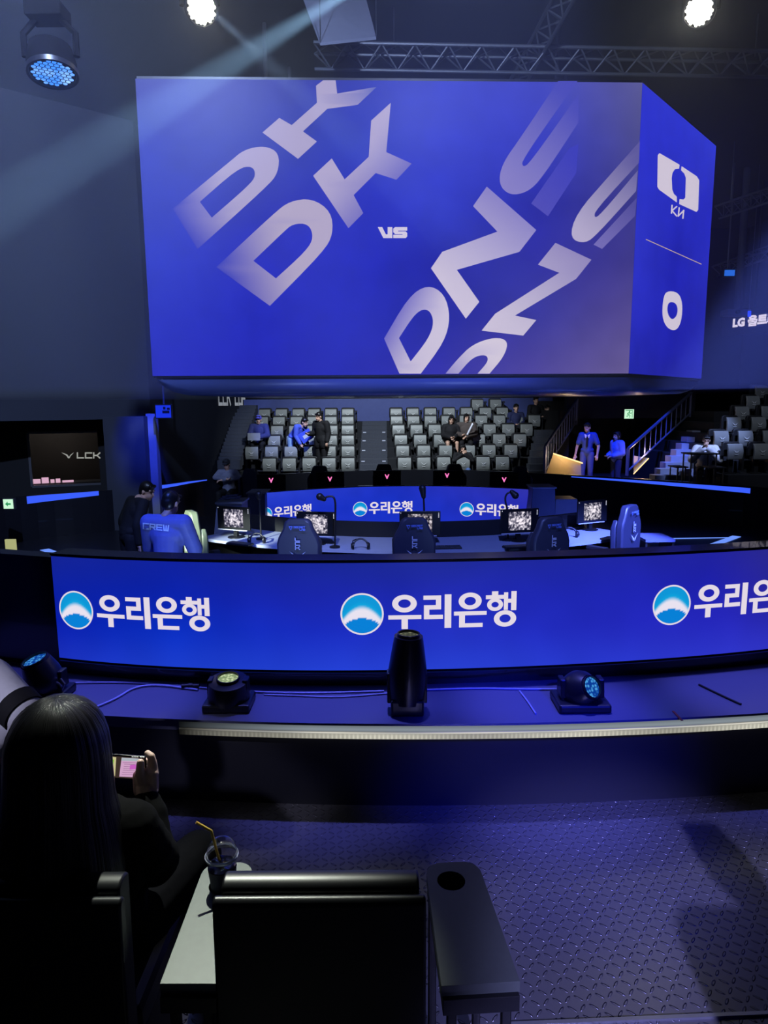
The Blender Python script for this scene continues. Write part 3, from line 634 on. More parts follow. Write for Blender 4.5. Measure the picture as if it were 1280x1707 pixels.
# ------------------------------------------------------------------ stage furniture
DESKM = mat('desk_laminate', rgb(132, 138, 158), .38, var=.05)
LEATHER = mat('chair_leather_navy', rgb(44, 46, 62), .42, var=.08, scale=14)
LEATHERP = mat('chair_leather_pale', rgb(84, 92, 74), .45, var=.08)
PRINT = mat('print_silver', rgb(180, 184, 200), .4)
PRINTB = mat('print_blue', rgb(96, 120, 200), .4)
BEZEL = mat('monitor_bezel', rgb(16, 17, 20), .4)
DC = Vector((.5, 14.2, 0)); ZD = .21
def pol(r, a, z=0.0): return Vector((DC.x + r * math.sin(a), DC.y - r * math.cos(a), z))
desk = empty('team_desk', (.5, 9.2, Z_STAGE), 'long curved grey desk of the near team on stage', 'desk')
A0, A1 = -.63, .62
def arcslab(r0, r1, a0, a1, z0, z1, n=40):
    mb = MB(); mb.loft([[pol(r0, a, z0), pol(r0, a, z1), pol(r1, a, z1), pol(r1, a, z0)] for a in (a0 + (a1 - a0) * i / n for i in range(n + 1))]); return mb
arcslab(5.45, 4.45, A0, A1, ZD - .04, ZD).build('desk_top', DESKM, desk)
arcslab(4.52, 4.46, A0, A1, ZD, .43).build('privacy_panel', MATTE, desk)
arcslab(4.56, 4.46, A0, A1, Z_STAGE, ZD - .04).build('modesty_panel', BLACK, desk)
for a in (A0 + .02, -.2, .2, A1 - .02):
    M = Matrix.Translation(pol(4.98, a, (Z_STAGE + ZD - .04) / 2)) @ Matrix.Rotation(a, 4, 'Z'); mb = MB(); mb.box((0, 0, 0), (.05, .86, ZD - .04 - Z_STAGE), M); mb.build('desk_support', BLACK, desk)
# end consoles
def console(name, px0, px1, py0, py1, Y, label, m, wing=None):
    p = at((px0 + px1) / 2, py1, Y); c = empty(name, (p.x, p.y, Z_STAGE), label, 'console')
    q = [at(px0 + (px1 - px0) * .22, py0, Y), at(px1, py0, Y)]
    zt_c = q[0].z; w = at(px1, py1, Y).x - at(px0, py1, Y).x
    mb = MB(); x0, x1 = q[0].x, q[1].x
    mb.loft([[(p.x - w / 2, Y, Z_STAGE), (p.x + w / 2, Y, Z_STAGE), (p.x + w / 2, Y + .6, Z_STAGE), (p.x - w / 2, Y + .6, Z_STAGE)],
             [(x0, Y + .12, zt_c), (x1, Y + .12, zt_c), (x1, Y + .6, zt_c), (x0, Y + .6, zt_c)]]); mb.build('cabinet', m, c, bevel=.01)
    mb = MB(); mb.box(((x0 + x1) / 2, Y + .36, zt_c + .015), (x1 - x0 + .04, .56, .03)); mb.build('top', DESKM, c, bevel=.006); return c, zt_c, ((x0 + x1) / 2, Y + .36)
CONS = mat('console_panel', rgb(96, 104, 140), .5)
c1, cz, cp = console('desk_console', 346, 400, 842, 885, 10.3, 'blue-grey sloped console with cables at the left end of the near desk', CONS)
c2, cz2, cp2 = console('desk_console', 880, 928, 816, 858, 12.4, 'bright blue box console at the right end of the far desk', CONS)
mb = MB(); mb.box((cp2[0] + .42, cp2[1], (Z_STAGE + cz2) / 2 - .1), (.4, .5, cz2 - Z_STAGE - .2)); mb.build('side_box', CONS, c2)
c3, cz3, cp3 = console('desk_console', 402, 440, 825, 850, 12.3, 'blue topped console at the left end of the far desk', CONS)
# cables piled on the left console
mb = MB()
for i in range(6):
    pts = [(cp[0] + random.uniform(-.2, .2), cp[1] + random.uniform(-.2, .2), cz + .045 + random.uniform(0, .06)) for _ in range(6)]
    mb.tube(smooth_poly([Vector(p) for p in pts], 2), .008, 6)
tag(mb.build('cable_heap', mat('cable_grey', rgb(120, 126, 170), .5)), 'tangle of cables heaped on the left desk console', 'cables', kind='stuff')
# far desk with its own LED front
fpts = [at(433, 821, 12.55), at(650, 809, 13.5), at(881, 816, 12.85)]
farY = polyfn(fpts, 2); fx0, fx1 = at(433, 821, 12.55).x, at(881, 816, 12.85).x
farc = Arc(farY, fx0, fx1, 80)
FD = empty('team_desk', (.2, 13.9, Z_STAGE), 'far desk of the other team fronted by a curved LED screen', 'desk')
mb = MB(); arc_wall(mb, farc, 0, farc.L, -.30, .51, .1, 30); mb.build('front_cabinet', SCREEN_FRAME, FD)
mb = MB(); arc_wall(mb, Arc(lambda x: farY(x) + .1, fx0, fx1, 80), 0, farc.L * .998, .22, .25, 1.35, 30); mb.build('desk_top', BLACK, FD)
mb = MB(); arc_wall(mb, Arc(lambda x: farY(x) + .1, fx0, fx1, 80), 0, farc.L * .998, Z_STAGE, -.3, .1, 30); mb.build('kick_panel', BLACK, FD)
ff = field([[g(40, 60, 205), g(26, 50, 200), g(34, 48, 190)], [g(26, 46, 190), g(24, 50, 196), g(38, 44, 178)], [g(44, 66, 205), g(28, 48, 190), g(48, 50, 168)]])
fs2 = arc_picture('front_screen', farc, .004, farc.L - .004, -.29, .5, .004, ff, PICG, FD, 40, 6)
for px_, py_, r in ((443, 857, 11.5), (600, 848.5, 12.3), (778, 849, 12.0)):
    s_, z_ = farc.hit(px_, py_); dist = -(CAM_R.transposed() @ (farc.pos(s_, z_) - CAM_P)).z
    bank_logo(fs2, lambda x, y, o, s_=s_, z_=z_: farc.pos(min(max(s_ + x, 0), farc.L), z_ + y, .004 + o), r / FPX * dist, TXT, PIC, .006)

# monitors of the near team: thin slab, lit picture, neck, foot, status diodes
def make_monitor(loc, rz, label, seed, warm=0.0):
    M_ = empty('monitor', loc, label, 'monitor', 'monitors on the near desk', rz)
    MB().box((0, 0, .29), (.56, .03, .335)).build('bezel', BEZEL, M_, bevel=.004, local=True)
    s = MB(); s.add([(-.165, -.0165, -.13), (.165, -.0165, -.13), (.165, -.0165, .13), (-.165, -.0165, .13)], [(0, 1, 2, 3)])
    so = s.build('game_picture', game_mat('game_picture_%d' % seed, seed * 3.7, warm), M_, fixn=False, local=True); so.location = (0, 0, .29)
    MB().box((0, .04, .12), (.06, .05, .24)).build('neck', BEZEL, M_, local=True)
    MB().lathe([(.12, 0), (.12, .012), (.03, .02)], (0, .03, 0)).build('foot', BEZEL, M_, 40, local=True)
    d = MB(); [d.box((.255, -.0165, .43 - i * .018), (.012, .004, .01)) for i in range(4)]; d.box((-.262, -.0165, .435), (.008, .004, .014)); d.build('status_diodes', glow('diode_white', rgb(210, 214, 235)), M_, local=True)
    b = MB(); b.box((-.02, -.02, .118), (.5, .012, .012)); b.build('lower_trim', mat('trim_pale', rgb(170, 172, 180), .4), M_, local=True)
    return M_
mon = [(-2.17, 9.75, 'leftmost lit monitor, beside the left console', .0), (-.93, 9.22, 'lit monitor half hidden by the left navy chair', .0), (.49, 9.2, 'lit monitor behind the middle navy chair', .06),
       (1.88, 9.35, 'lit monitor left of the chair below the right bank logo', .0), (3.13, 10.15, 'lit monitor furthest right, beside the bright blue chair', .0)]
for i, (x, y, lab, w) in enumerate(mon):
    a = math.atan2(x - DC.x, DC.y - y); make_monitor((x, y, ZD), a * .75, lab, i + 1, w)

# gaming chairs: tall winged backrest seen from behind
def make_chair(loc, rz, label, leather, edge=None, turn=0.0):
    c = empty('gaming_chair', loc, label, 'gaming chair', 'gaming chairs of the near team', rz)
    prof = [(-.115, 1.28), (.115, 1.28), (.155, 1.25), (.185, 1.16), (.24, 1.06), (.262, .98), (.255, .72), (.235, .52), (-.235, .52), (-.255, .72), (-.262, .98), (-.24, 1.06), (-.185, 1.16), (-.155, 1.25)]
    b = MB(); b.prism([(x, z) for x, z in prof], -.05, .06); bo = b.build('backrest', leather, c, 50, bevel=.03, local=True)
    w = MB(); [w.prism([(s * .2, 1.10), (s * .262, 1.0), (s * .255, .62), (s * .2, .6)], .05, .13) for s in (-1, 1)]
    w.build('side_bolsters', leather, c, 40, bevel=.02, local=True)
    MB().box((0, .30, .47), (.52, .52, .11)).build('seat', leather, c, bevel=.04, local=True)
    for s in (-1, 1):
        ar = MB(); ar.box((s * .31, .28, .70), (.09, .28, .035)); ar.tube([(s * .26, .3, .45), (s * .31, .3, .5), (s * .31, .3, .69)], .02); ar.build('armrest', RUBBER, c, 40, local=True)
    MB().lathe([(.03, .1), (.03, .3), (.045, .3), (.045, .42)], (0, .28, 0)).build('gas_lift', STEEL, c, 40, local=True)
    base = MB(); wh = MB()
    for k in range(5):
        a = 2 * math.pi * k / 5; e = (math.cos(a) * .32, .28 + math.sin(a) * .32)
        base.cyl((0, .28, .11), (e[0], e[1], .075), .03, .02, 8); wh.cyl((e[0] - .02, e[1], .032), (e[0] + .02, e[1], .032), .03, n=12)
    base.build('star_base', RUBBER, c, 40, local=True); wh.build('castors', RUBBER, c, 40, local=True)
    f = lambda x, z: Vector((x, -.084, z))
    tri = [([(-.10, 1.205), (-.052, 1.205), (-.076, 1.155)], [[(-.09, 1.197), (-.062, 1.197), (-.076, 1.167)]])]
    t = word('SECRET', -.038, 1.186, .017, .018, .006, .0055) + word('LAB', .032, 1.156, .017, .018, .006, .0055)
    graphic('maker_text', tri + t, f, PRINTB, bo, local=True)
    vt = [(s, []) for i, ch_ in enumerate('LCK') for s, _ in word(ch_, -.026, 1.03 - .05 * i, .052, .034, 0, .0115)]
    graphic('league_text', vt, f, PRINT, bo, local=True)
    graphic('league_emblem', wings(0, .855, .2, .1), f, PRINT, bo, local=True)
    return c
CH = [(497, 865, 8.05, 'navy gaming chair nearest the crew member, logos on its back', LEATHER), (690, 863, 8.12, 'middle navy gaming chair, in front of the centre monitor', LEATHER),
      (918, 862, 8.2, 'dark navy gaming chair, its logos turned right', LEATHER), (1050, 842, 9.05, 'bright blue lit gaming chair at the far right end', LEATHER), (318, 852, 8.35, 'pale edged gaming chair turned sideways beside the crew member', LEATHERP)]
for px_, py_, Y, lab, lm in CH:
    p = at(px_, py_, Y); a = math.atan2(p.x - DC.x, DC.y - p.y)
    rz = {497: -.08, 690: .05, 918: .38, 1050: .75, 318: -1.05}[px_]
    ch = make_chair((p.x, p.y, Z_STAGE + max(0, p.z - .75)), rz, lab, lm)
    ch.location.z = Z_STAGE; s = (p.z - Z_STAGE) / 1.28; ch.scale = (1, 1, s)

# microphones on arms
MICM = mat('mic_black', rgb(20, 20, 24), .45)
def mic(px0, py0, pts, Y, label, head):
    b = at(px0, py0, Y); b.z = ZD; m = empty('desk_microphone', (b.x, b.y, ZD), label, 'microphone', 'microphones on the near desk')
    P = [Vector((b.x, b.y, ZD))] + [at(x, y, Y) for x, y in pts]
    MB().lathe([(.07, 0), (.07, .02), (.02, .03)], b).build('base', MICM, m, 40)
    MB().tube(smooth_poly(P, 2), .013, 8).build('arm', MICM, m, 50)
    hd = at(*head, Y); l = P[-1]
    d = (hd - l).normalized(); MB().capsule(l, hd, .032, .05, 12).build('capsule', MICM, m, 50); return m
mic(558, 908, [(559, 862), (559, 828), (546, 827), (540, 832)], 9.0, 'bent-arm microphone left of the centre, before the far screen', (533, 828))
mic(707, 880, [(707, 850), (706, 828)], 9.4, 'straight upright microphone behind the middle monitor', (704, 814))
mic(847, 880, [(846, 850), (841, 832), (845, 822), (853, 820)], 9.4, 'microphone on a looped arm right of the centre', (859, 826))
mic(435, 898, [(434, 860), (432, 830)], 9.6, 'thin upright microphone at the left end of the desk', (431, 824))
# headphones and keyboards on the desk
def headphones(px_, py_, label):
    p = atz(px_, py_, ZD); h = empty('headset', p, label, 'headset', 'headsets on the near desk')
    for s in (-1, 1):
        MB().lathe([(.045, 0), (.05, .02), (.03, .04)], p + Vector((s * .085, 0, .05)), (s, 0, 0)).build('ear_cup', MICM, h, 40)
    MB().tube([p + Vector((.095 * math.cos(a), .0 + .05 * math.sin(a), .05 + .085 * math.sin(a))) for a in (math.pi * i / 12 for i in range(13))], .012).build('headband', MICM, h, 50)
    MB().tube([p + Vector((-.1, 0, .05)), p + Vector((-.1, -.05, .13)), p + Vector((-.05, -.09, .16))], .006).build('mic_boom', MICM, h)
headphones(601, 916, 'black headset lying between the left and middle chairs')
headphones(428, 906, 'black headset at the left end of the desk')
headphones(950, 896, 'black headset near the right monitor')
for i, (px_, py_, lab) in enumerate(((400, 908, 'keyboard below the leftmost monitor'), (745, 914, 'keyboard right of the middle chair'), (862, 913, 'keyboard left of the right dark chair'))):
    p = atz(px_, py_, ZD); a = math.atan2(p.x - DC.x, DC.y - p.y); kb = empty('keyboard', (p.x, p.y, ZD), 'black ' + lab, 'keyboard', 'keyboards on the near desk', a)
    MB().box((0, 0, .012), (.38, .14, .024)).build('case', MICM, kb, bevel=.004, local=True)
    kk = MB(); [kk.box((-.17 + .0262 * c_, -.05 + .025 * r_, .027), (.021, .02, .008)) for c_ in range(14) for r_ in range(5)]; kk.build('keys', DKGREY, kb, local=True)
# far team: monitor backs with a lit pink mark, chairs behind
PINK = glow('pink_mark', rgb(255, 120, 190), 1.2)
for i, (px_, py_, Y, lab) in enumerate(((452, 799, 14.1, 'leftmost'), (550, 797, 14.5, 'second from the left'), (645, 793, 14.7, 'middle'), (745, 791, 14.6, 'second from the right'), (840, 798, 14.2, 'rightmost'))):
    p = at(px_, py_, Y); m = empty('monitor', (p.x, p.y, .25), lab + ' far monitor seen from behind, pink mark glowing on its back', 'monitor', 'monitors on the far desk')
    zc = .535
    MB().box((p.x, Y, zc), (.6, .03, .34)).build('rear_shell', BEZEL, m, bevel=.01)
    MB().box((p.x, Y + .05, (zc + .25) / 2), (.06, .04, zc - .25)).build('neck', BEZEL, m)
    MB().lathe([(.12, 0), (.12, .012), (.03, .02)], (p.x, Y + .05, .25)).build('foot', BEZEL, m, 40)
    graphic('lit_mark', [([(-.05, .05), (-.026, .05), (0, 0), (.026, .05), (.05, .05), (.006, -.05), (-.006, -.05)], [])], lambda x, y: Vector((p.x + x, Y - .018, p.z - .02 + y)), PINK, m)
for i, (px_, Y, lab, rz) in enumerate(((418, 14.9, 'leftmost', 2.7), (533, 15.5, 'second from the left', 2.95), (640, 15.8, 'middle', 3.14), (757, 15.7, 'second from the right', 3.3), (866, 15.0, 'rightmost', 3.6))):
    p = at(px_, 790, Y); q = at(px_, 790, Y)
    c = make_chair((p.x, p.y, Z_STAGE), rz, lab + ' gaming chair of the far team, facing us behind its monitor', LEATHER); c['group'] = 'gaming chairs of the far team'
# lit lines: on the barrier ring and let into the stage floor
BLU = glow('led_blue', rgb(60, 96, 255), 1.0); BLU2 = glow('led_pale_blue', rgb(110, 150, 255), 1.0)
def barstrip(name, x0, x1, dz0, dz1, label):
    a, b = x0, x1; mb = MB(); rings = []
    for i in range(31):
        x = a + (b - a) * i / 30; y = barY(x) - .012; k_ = i / 30; zt_s = .35 - dz0; zb_s = zt_s - dz1[0] * (1 - k_) - dz1[1] * k_
        rings.append([(x, y, zt_s), (x, y, zb_s), (x, y + .02, zb_s), (x, y + .02, zt_s)])
    mb.loft(rings); tag(mb.build(name, BLU), label, 'light strip', 'blue light strips on the pit wall'); return mb
def barx(px_):
    x = 0
    for _ in range(12): x = at(px_, 800, barY(x)).x
    return x
barstrip('blue_light_strip', barx(952), barx(1256), .035, (.02, .11), 'long blue light strip on the pit wall at the right')
barstrip('blue_light_strip', barx(42), barx(163), .0, (.15, .09), 'blue light strip under the casters booth window')
barstrip('blue_light_strip', barx(266), barx(345), .0, (.08, .02), 'short blue light strip right of the blue column')
def floorline(pts, w, label, m=BLU2):
    out = []; P = [atz(x, y, Z_STAGE + .004) for x, y in pts]; mb = MB()
    for a, b in zip(P, P[1:]):
        n = Vector((0, 0, 1)).cross((b - a).normalized()) * w / 2; mb.add([a - n, b - n, b + n, a + n, a - n + Vector((0, 0, .004)), b - n + Vector((0, 0, .004)), b + n + Vector((0, 0, .004)), a + n + Vector((0, 0, .004))], [(0, 3, 2, 1), (4, 5, 6, 7), (0, 1, 5, 4), (1, 2, 6, 5), (2, 3, 7, 6), (3, 0, 4, 7)])
    tag(mb.build('floor_light_line', m), label, 'floor light', 'lit lines in the stage floor')
floorline([(1092, 894), (1110, 898), (1226, 896)], .06, 'thin lit line running right from the blue chair to an arrow tip')
floorline([(1228, 894), (1182, 911)], .16, 'broad lit bar slanting down from the arrow tip')
floorline([(1180, 912), (1260, 907)], .08, 'lit line along the pit floor at the far right')
floorline([(74, 916), (112, 929)], .16, 'lit bar on the stage floor at the left')
floorline([(146, 927), (176, 921)], .16, 'lit patch line on the stage floor left of the crew member')
p = at(1050, 893, 9.6); bx = empty('side_table', (p.x + .35, p.y + .1, Z_STAGE), 'dark blue box table beside the bright blue chair', 'table')
MB().box((p.x + .38, p.y + .1, .18), (.42, .5, .04)).build('table_top', CONS, bx)
for s in (-1, 1): MB().box((p.x + .38 + s * .19, p.y + .1, (Z_STAGE + .16) / 2), (.03, .46, .16 - Z_STAGE)).build('table_side', BLACK, bx)
# ------------------------------------------------------------------ far terrace with folded seats
ROWS = [(774, 19.0), (754, 19.65), (736, 20.3), (719, 20.95), (704, 21.6), (691, 22.25), (677, 22.9)]
ROWZ = []
for py, Y in ROWS: ROWZ.append(at(640, py, Y).z - .50)
tx0, tx1 = -4.72, at(912, 770, 18.9).x
mb = MB(); zprev = Z_WALK
for (py, Y), z in zip(ROWS, ROWZ):
    y0 = Y - .33
    if z > Z_WALK + .01: mb.box(((tx0 + tx1) / 2, (y0 + 24.5) / 2, (zprev + z) / 2), (tx1 - tx0, 24.5 - y0, z - zprev)); zprev = z
struct(mb.build('floor_terrace', mat('terrace_carpet', rgb(26, 28, 34), .9)))
wall('wall_terrace_back', tx0, 23.4, tx1 + 1.2, 23.4, ROWZ[-1], ROWZ[-1] + .75, .12, mat('fascia_blue_lit', rgb(66, 78, 140), .6))  # blue light on the fascia is put into its paint
# stair flights: half steps between the rows
def flight(name, x0, x1, rows, m=STEPM):
    mb = MB(); zp = Z_WALK
    for i, ((py, Y), z) in enumerate(rows):
        zm = (zp + z) / 2; y0 = Y - .33
        for zz, yy in ((zm, y0 - .31), (z, y0 - .005)):
            if zz > Z_WALK + .02: mb.box(((x0 + x1) / 2, yy + .16, zz - .09), (x1 - x0, .32, .2))
        zp = z
    return struct(mb.build(name, m))
RZ = list(zip(ROWS, ROWZ))
cx0, cx1 = at(598, 774, 19).x, at(646, 774, 19).x
flight('floor_stair_centre', cx0, cx1, RZ)
lx0, lx1 = at(371, 770, 19).x, at(420, 770, 19).x
# left stair climbs on, higher than the seats
mb = MB()
for i in range(16):
    k_ = i / 15; pxa = 362 + (394 - 362) * k_; pxb = 400 + (427 - 400) * k_; py_ = 768 + (676 - 768) * k_; Y = 18.9 + 4.2 * k_
    a, b = at(pxa, py_, Y), at(pxb, py_, Y); mb.box(((a.x + b.x) / 2, Y + .15, a.z - .12), (b.x - a.x, .32, .26))
struct(mb.build('floor_stair_left', STEPM))
rs0, rs1 = at(882, 770, 18.6), at(912, 770, 18.6)
mb = MB()
for i in range(7):
    py_ = 786 - i * 11.5; Y = 18.2 + i * .36; a, b = at(880 + i * 2.5, py_, Y), at(912 + i * 3, py_, Y); mb.box(((a.x + b.x) / 2, Y + .2, a.z - .1), (b.x - a.x, .4, .2))
struct(mb.build('floor_stair_right', STEPM))
# step markers: short white printed marks at both sides of the centre stair
mk = MB()
for i, ((py, Y), z) in enumerate(RZ[:6]):
    for x in (cx0 + .09, cx1 - .1): mk.box((x, Y - .345, z - .055), (.10, .006, .03))
struct(mk.build('trim_2', mat('marker_white', rgb(190, 196, 215), .5)))

SEATM = mat('seat_shell_grey', rgb(124, 128, 128), .42, var=.1, scale=5)
SEATK = mat('seat_black', rgb(20, 21, 25), .6)
EMB = mat('seat_emblem', rgb(215, 218, 220), .5)
def make_seat():
    s = empty('arena_seat', (0, 0, 0), 'x', 'arena seat')
    # folded pan: curved shell, wide at the top, turned towards the stage
    pan = MB(); rr = []
    for i in range(9):
        t = i / 8; z = .33 + .35 * t; y = -.13 - .05 * math.sin(math.pi * (t * .9 + .1)); w = .185 - .012 * abs(t - .5)
        rr.append([(-w, y, z), (w, y, z), (w, y + .06, z + .01), (-w, y + .06, z + .01)])
    pan.loft(rr); p = pan.build('seat_pan', SEATM, s, 50, bevel=.012, local=True)
    graphic('emblem', wings(0, .525, .17, .075) + [(rect(-.045, .452, .045, .463), [])], lambda x, z: Vector((x, -.198, z)), EMB, p, local=True)
    b = MB(); b.prism([(-.22, .40), (.22, .40), (.215, .70), (.17, .73), (-.17, .73), (-.215, .70)], .02, .09); b.build('backrest', SEATK, s, 50, bevel=.02, local=True)
    a = MB(); a.box((.262, -.05, .6), (.06, .3, .05)); a.box((.262, .0, .32), (.05, .14, .5)); a.build('armrest', SEATK, s, bevel=.008, local=True)
    c = MB(); c.lathe([(.03, 0), (.035, .008)], (.262, -.14, .627), (0, 0, 1), 12); c.build('cup_holder', STEEL, s, local=True)
    l = MB(); l.box((0, .04, .2), (.1, .1, .4)); l.box((0, .04, .012), (.24, .2, .024)); l.build('pedestal', SEATK, s, local=True)
    return s
seat0 = make_seat(); used = [False]
def place_seat(p, rz, label, group):
    o = seat0 if not used[0] else copy_tree(seat0); used[0] = True
    o.location = p; o.rotation_euler = (0, 0, rz); o['label'] = label; o['group'] = group; return o
ORD = ['first', 'second', 'third', 'fourth', 'fifth', 'sixth', 'seventh', 'eighth']
LROW = [[450, 483, 516, 549, 580.5], [421, 454, 486, 518, 549.5, 580.5], [426, 458, 489, 519, 552, 580], [435, 463, 493, 523, 553, 580], [438, 466, 495, 523, 552, 580], [442, 470, 498, 524, 552, 580]]
RROW = [[674, 706, 739, 771, 804, 836], [671, 706, 742, 780, 814, 850], [668, 700, 733, 764, 797, 831, 865], [664, 694, 724, 754, 785, 815, 846, 876], [661, 689, 717, 745, 775, 801, 831, 860, 889], [660, 688, 717, 748, 777, 808, 836], [795, 825]]
for side, rows in (('left', LROW), ('right', RROW)):
    for r, pxs in enumerate(rows):
        py, Y = ROWS[r]
        order = sorted(pxs, reverse=(side == 'left'))
        for k_, px_ in enumerate(order):
            p = at(px_, py, Y); n = ('%s' % (ORD + ['ninth'])[k_])
            where = 'row nearest the stage' if r == 0 else '%s row up' % ORD[r]
            place_seat((p.x, Y, ROWZ[r]), 0.0, 'grey folded seat, %s %s of the centre stairs, %s' % (n, side, where), 'folded seats facing the stage, %s of the stairs' % side)
# right-hand block
RB = [(753, 15.6, [1219, 1262]), (731, 16.25, [1196, 1236, 1277]), (708, 16.9, [1217, 1258]), (690, 17.55, [1231, 1274]), (672, 18.2, [1249, 1288]), (655, 18.85, [1263])]
rbz = [at(1240, py, Y).z - .5 for py, Y, _ in RB]
mb = MB(); zp = Z_WALK
for r_, ((py, Y, pxs), z) in enumerate(zip(RB, rbz)):
    x0 = at(1203 if r_ == 0 else 1182, py, Y).x; y0 = Y - .36
    mb.box(((x0 + 12.4) / 2, (y0 + 24.3) / 2, (zp + z) / 2), (12.4 - x0, 24.3 - y0, z - zp)); zp = z
struct(mb.build('floor_terrace_right', mat('terrace_carpet', rgb(26, 28, 34), .9)))
for r, (py, Y, pxs) in enumerate(RB):
    for k_, px_ in enumerate(pxs):
        p = at(px_, py, Y); place_seat((p.x, Y, rbz[r]), .12, 'dark folded seat of the right block, %s from its aisle, %s' % (ORD[k_], 'front row' if r == 0 else '%s row up' % ORD[r]), 'folded seats of the right block')
# stair beside the right block
mb = MB()
for i in range(8):
    k_ = i / 7; a, b = at(1092 + 62 * k_, 793 - 75 * k_, 16.3 + 2.3 * k_), at(1152 + 28 * k_, 793 - 75 * k_, 16.3 + 2.3 * k_)
    mb.box(((a.x + b.x) / 2, a.y + .18, (a.z + Z_WALK) / 2 - .02), (b.x - a.x, .36, a.z - Z_WALK + .04))
struct(mb.build('floor_stair_side', mat('side_step', rgb(120, 126, 150), .7)))

# ------------------------------------------------------------------ entrance portal between the stairs
PORT = mat('portal_dark', rgb(30, 28, 30), .8)
hp0, hp1 = at(945, 698, 20.2), at(1158, 698, 20.2)
mb = MB(); mb.box(((hp0.x + hp1.x) / 2, 20.4, (hp0.z + 2.5) / 2 + .05), (hp1.x - hp0.x, .3, 2.6 - hp0.z)); struct(mb.build('wall_portal_header', mat('header_paint', rgb(42, 42, 56), .8)))
mb = MB(); mb.box((hp0.x - .15, 21.6, .9), (.3, 3.4, 2.0)); struct(mb.build('wall_portal_left', PORT))
mb = MB(); mb.box((hp1.x - .6, 21.9, .9), (.3, 3.0, 2.0)); struct(mb.build('wall_portal_right', PORT))
pb = at(1000, 740, 22.5); mb = MB(); mb.box(((hp0.x + hp1.x) / 2, 23.3, 1.0), (hp1.x - hp0.x + .6, .12, 2.4)); struct(mb.build('wall_portal_end', PORT))
d0, d1 = at(1057, 703, 22.6), at(1112, 703, 22.6)
DG = mat('door_glass', rgb(60, 58, 54), .15, spec=.6)
for i, (x0, x1) in enumerate(((d0.x, (d0.x + d1.x) / 2 - .02), ((d0.x + d1.x) / 2 + .02, d1.x))):
    dr = MB(); dr.box(((x0 + x1) / 2, 22.95, .78), (x1 - x0, .05, 1.75)); do = struct(dr.build('door_%d' % (i + 1), mat('door_frame', rgb(48, 46, 44), .5)))
    MB().box(((x0 + x1) / 2, 22.92, 1.1), ((x1 - x0) * .62, .02, .8)).build('door_glass', DG, do); MB().box((x1 - .1 if i == 0 else x0 + .1, 22.9, .75), (.03, .04, .3)).build('door_handle', STEEL, do)
# green exit sign on the header
def exit_sign(name, px_, py_, Y, w, h, label, arrow=False, toy=-.02):
    p = at(px_, py_, Y); s = empty(name, p, label, 'exit sign')
    MB().box((p.x, p.y + .04, p.z), (w + .03, .07, h + .03)).build('casing', DKGREY, s)
    MB().box((p.x, p.y - .005, p.z), (w, .015, h)).build('lit_panel', glow('exit_panel', rgb(205, 250, 215), 1.0), s)
    f = lambda x, z: Vector((p.x + x * w, p.y - .016, p.z + z * h)); G = glow('exit_green', rgb(40, 150, 90), 1.0)
    if arrow: sh = [([(-.3, 0), (-.02, .26), (-.02, .09), (.3, .09), (.3, -.09), (-.02, -.09), (-.02, -.26)], [])]
    else: sh = [(ell(.02, .28, .07, .08, 12), [])] + strokes([[(.0, .18), (-.06, -.05), (.08, -.18), (.05, -.38)], [(-.06, -.05), (-.14, -.22), (-.28, -.25)], [(0, .16), (.16, .06), (.24, .12)], [(0, .16), (-.18, .08), (-.22, -.06)]], .07) + [(rect(.30, -.42, .36, .42), []), (rect(-.42, .34, .36, .40), [])]
    graphic('pictogram', sh, f, G, s)
exit_sign('exit_sign', 1048.5, 690, 20.2, .27, .27, 'lit green exit sign over the dark entrance')
# railings along both stairs
RAILM = mat('rail_blue_steel', rgb(110, 116, 150), .4, .4)
def railing(p0, p1, h, label, n):
    r = empty('stair_railing', (p0.x, p0.y, p0.z - h), label, 'railing', 'stair railings at the entrance'); up = Vector((0, 0, h))
    MB().tube([p0 - up, p0], .045, 4).build('newel_post', RAILM, r)
    MB().tube([p0, p1], .04, 8).build('handrail', RAILM, r, 40); MB().tube([p0 - up * .85, p1 - up * .85], .025, 8).build('bottom_rail', RAILM, r, 40)
    for i in range(1, n):
        q = p0 + (p1 - p0) * (i / n); MB().tube([q - up * .85, q], .014, 6).build('baluster', RAILM, r)
    MB().tube([p1 - up, p1], .035, 6).build('end_post', RAILM, r)
L0, L1 = at(909, 744, 17.7), at(962, 665, 20.0); railing(L0, L1, L0.z - at(909, 792, 17.7).z, 'steel stair railing left of the entrance', 12)
R0, R1 = at(1047, 748, 17.3), at(1152, 655, 19.9); railing(R0, R1, R0.z - at(1047, 793, 17.3).z, 'steel stair railing right of the exit sign', 12)
# warm-lit low panel with the section number, and its twin on the right
WARMP = mat('panel_beige', rgb(205, 180, 140), .6)
P4 = [at(922, 757, 17.9), at(971, 773, 18.3), at(971, 796, 18.3), at(908, 796, 17.9)]
wpn = empty('section_panel', (P4[3].x, P4[3].y, Z_WALK), 'warm lit low panel marked 11 beside the left railing', 'sign panel')
mb = MB(); back = Vector((.04, .12, 0)); mb.add(P4 + [q + back for q in P4], [(0, 1, 2, 3), (7, 6, 5, 4), (0, 4, 5, 1), (1, 5, 6, 2), (2, 6, 7, 3), (3, 7, 4, 0)]); mb.build('board', WARMP, wpn)
pn = (P4[1] - P4[0]).cross(P4[3] - P4[0]).normalized(); pn = pn if pn.y < 0 else -pn
graphic('number', [(s, []) for l in ([(935, 771), (936.5, 769), (936.5, 784)], [(940, 771.5), (941.5, 770), (941.5, 784)]) for s, _ in strokes([l], 2.4)], lambda x, y: onplane(x, y, P4[0], pn) + pn * .008, mat('number_black', rgb(20, 18, 16), .6), wpn)
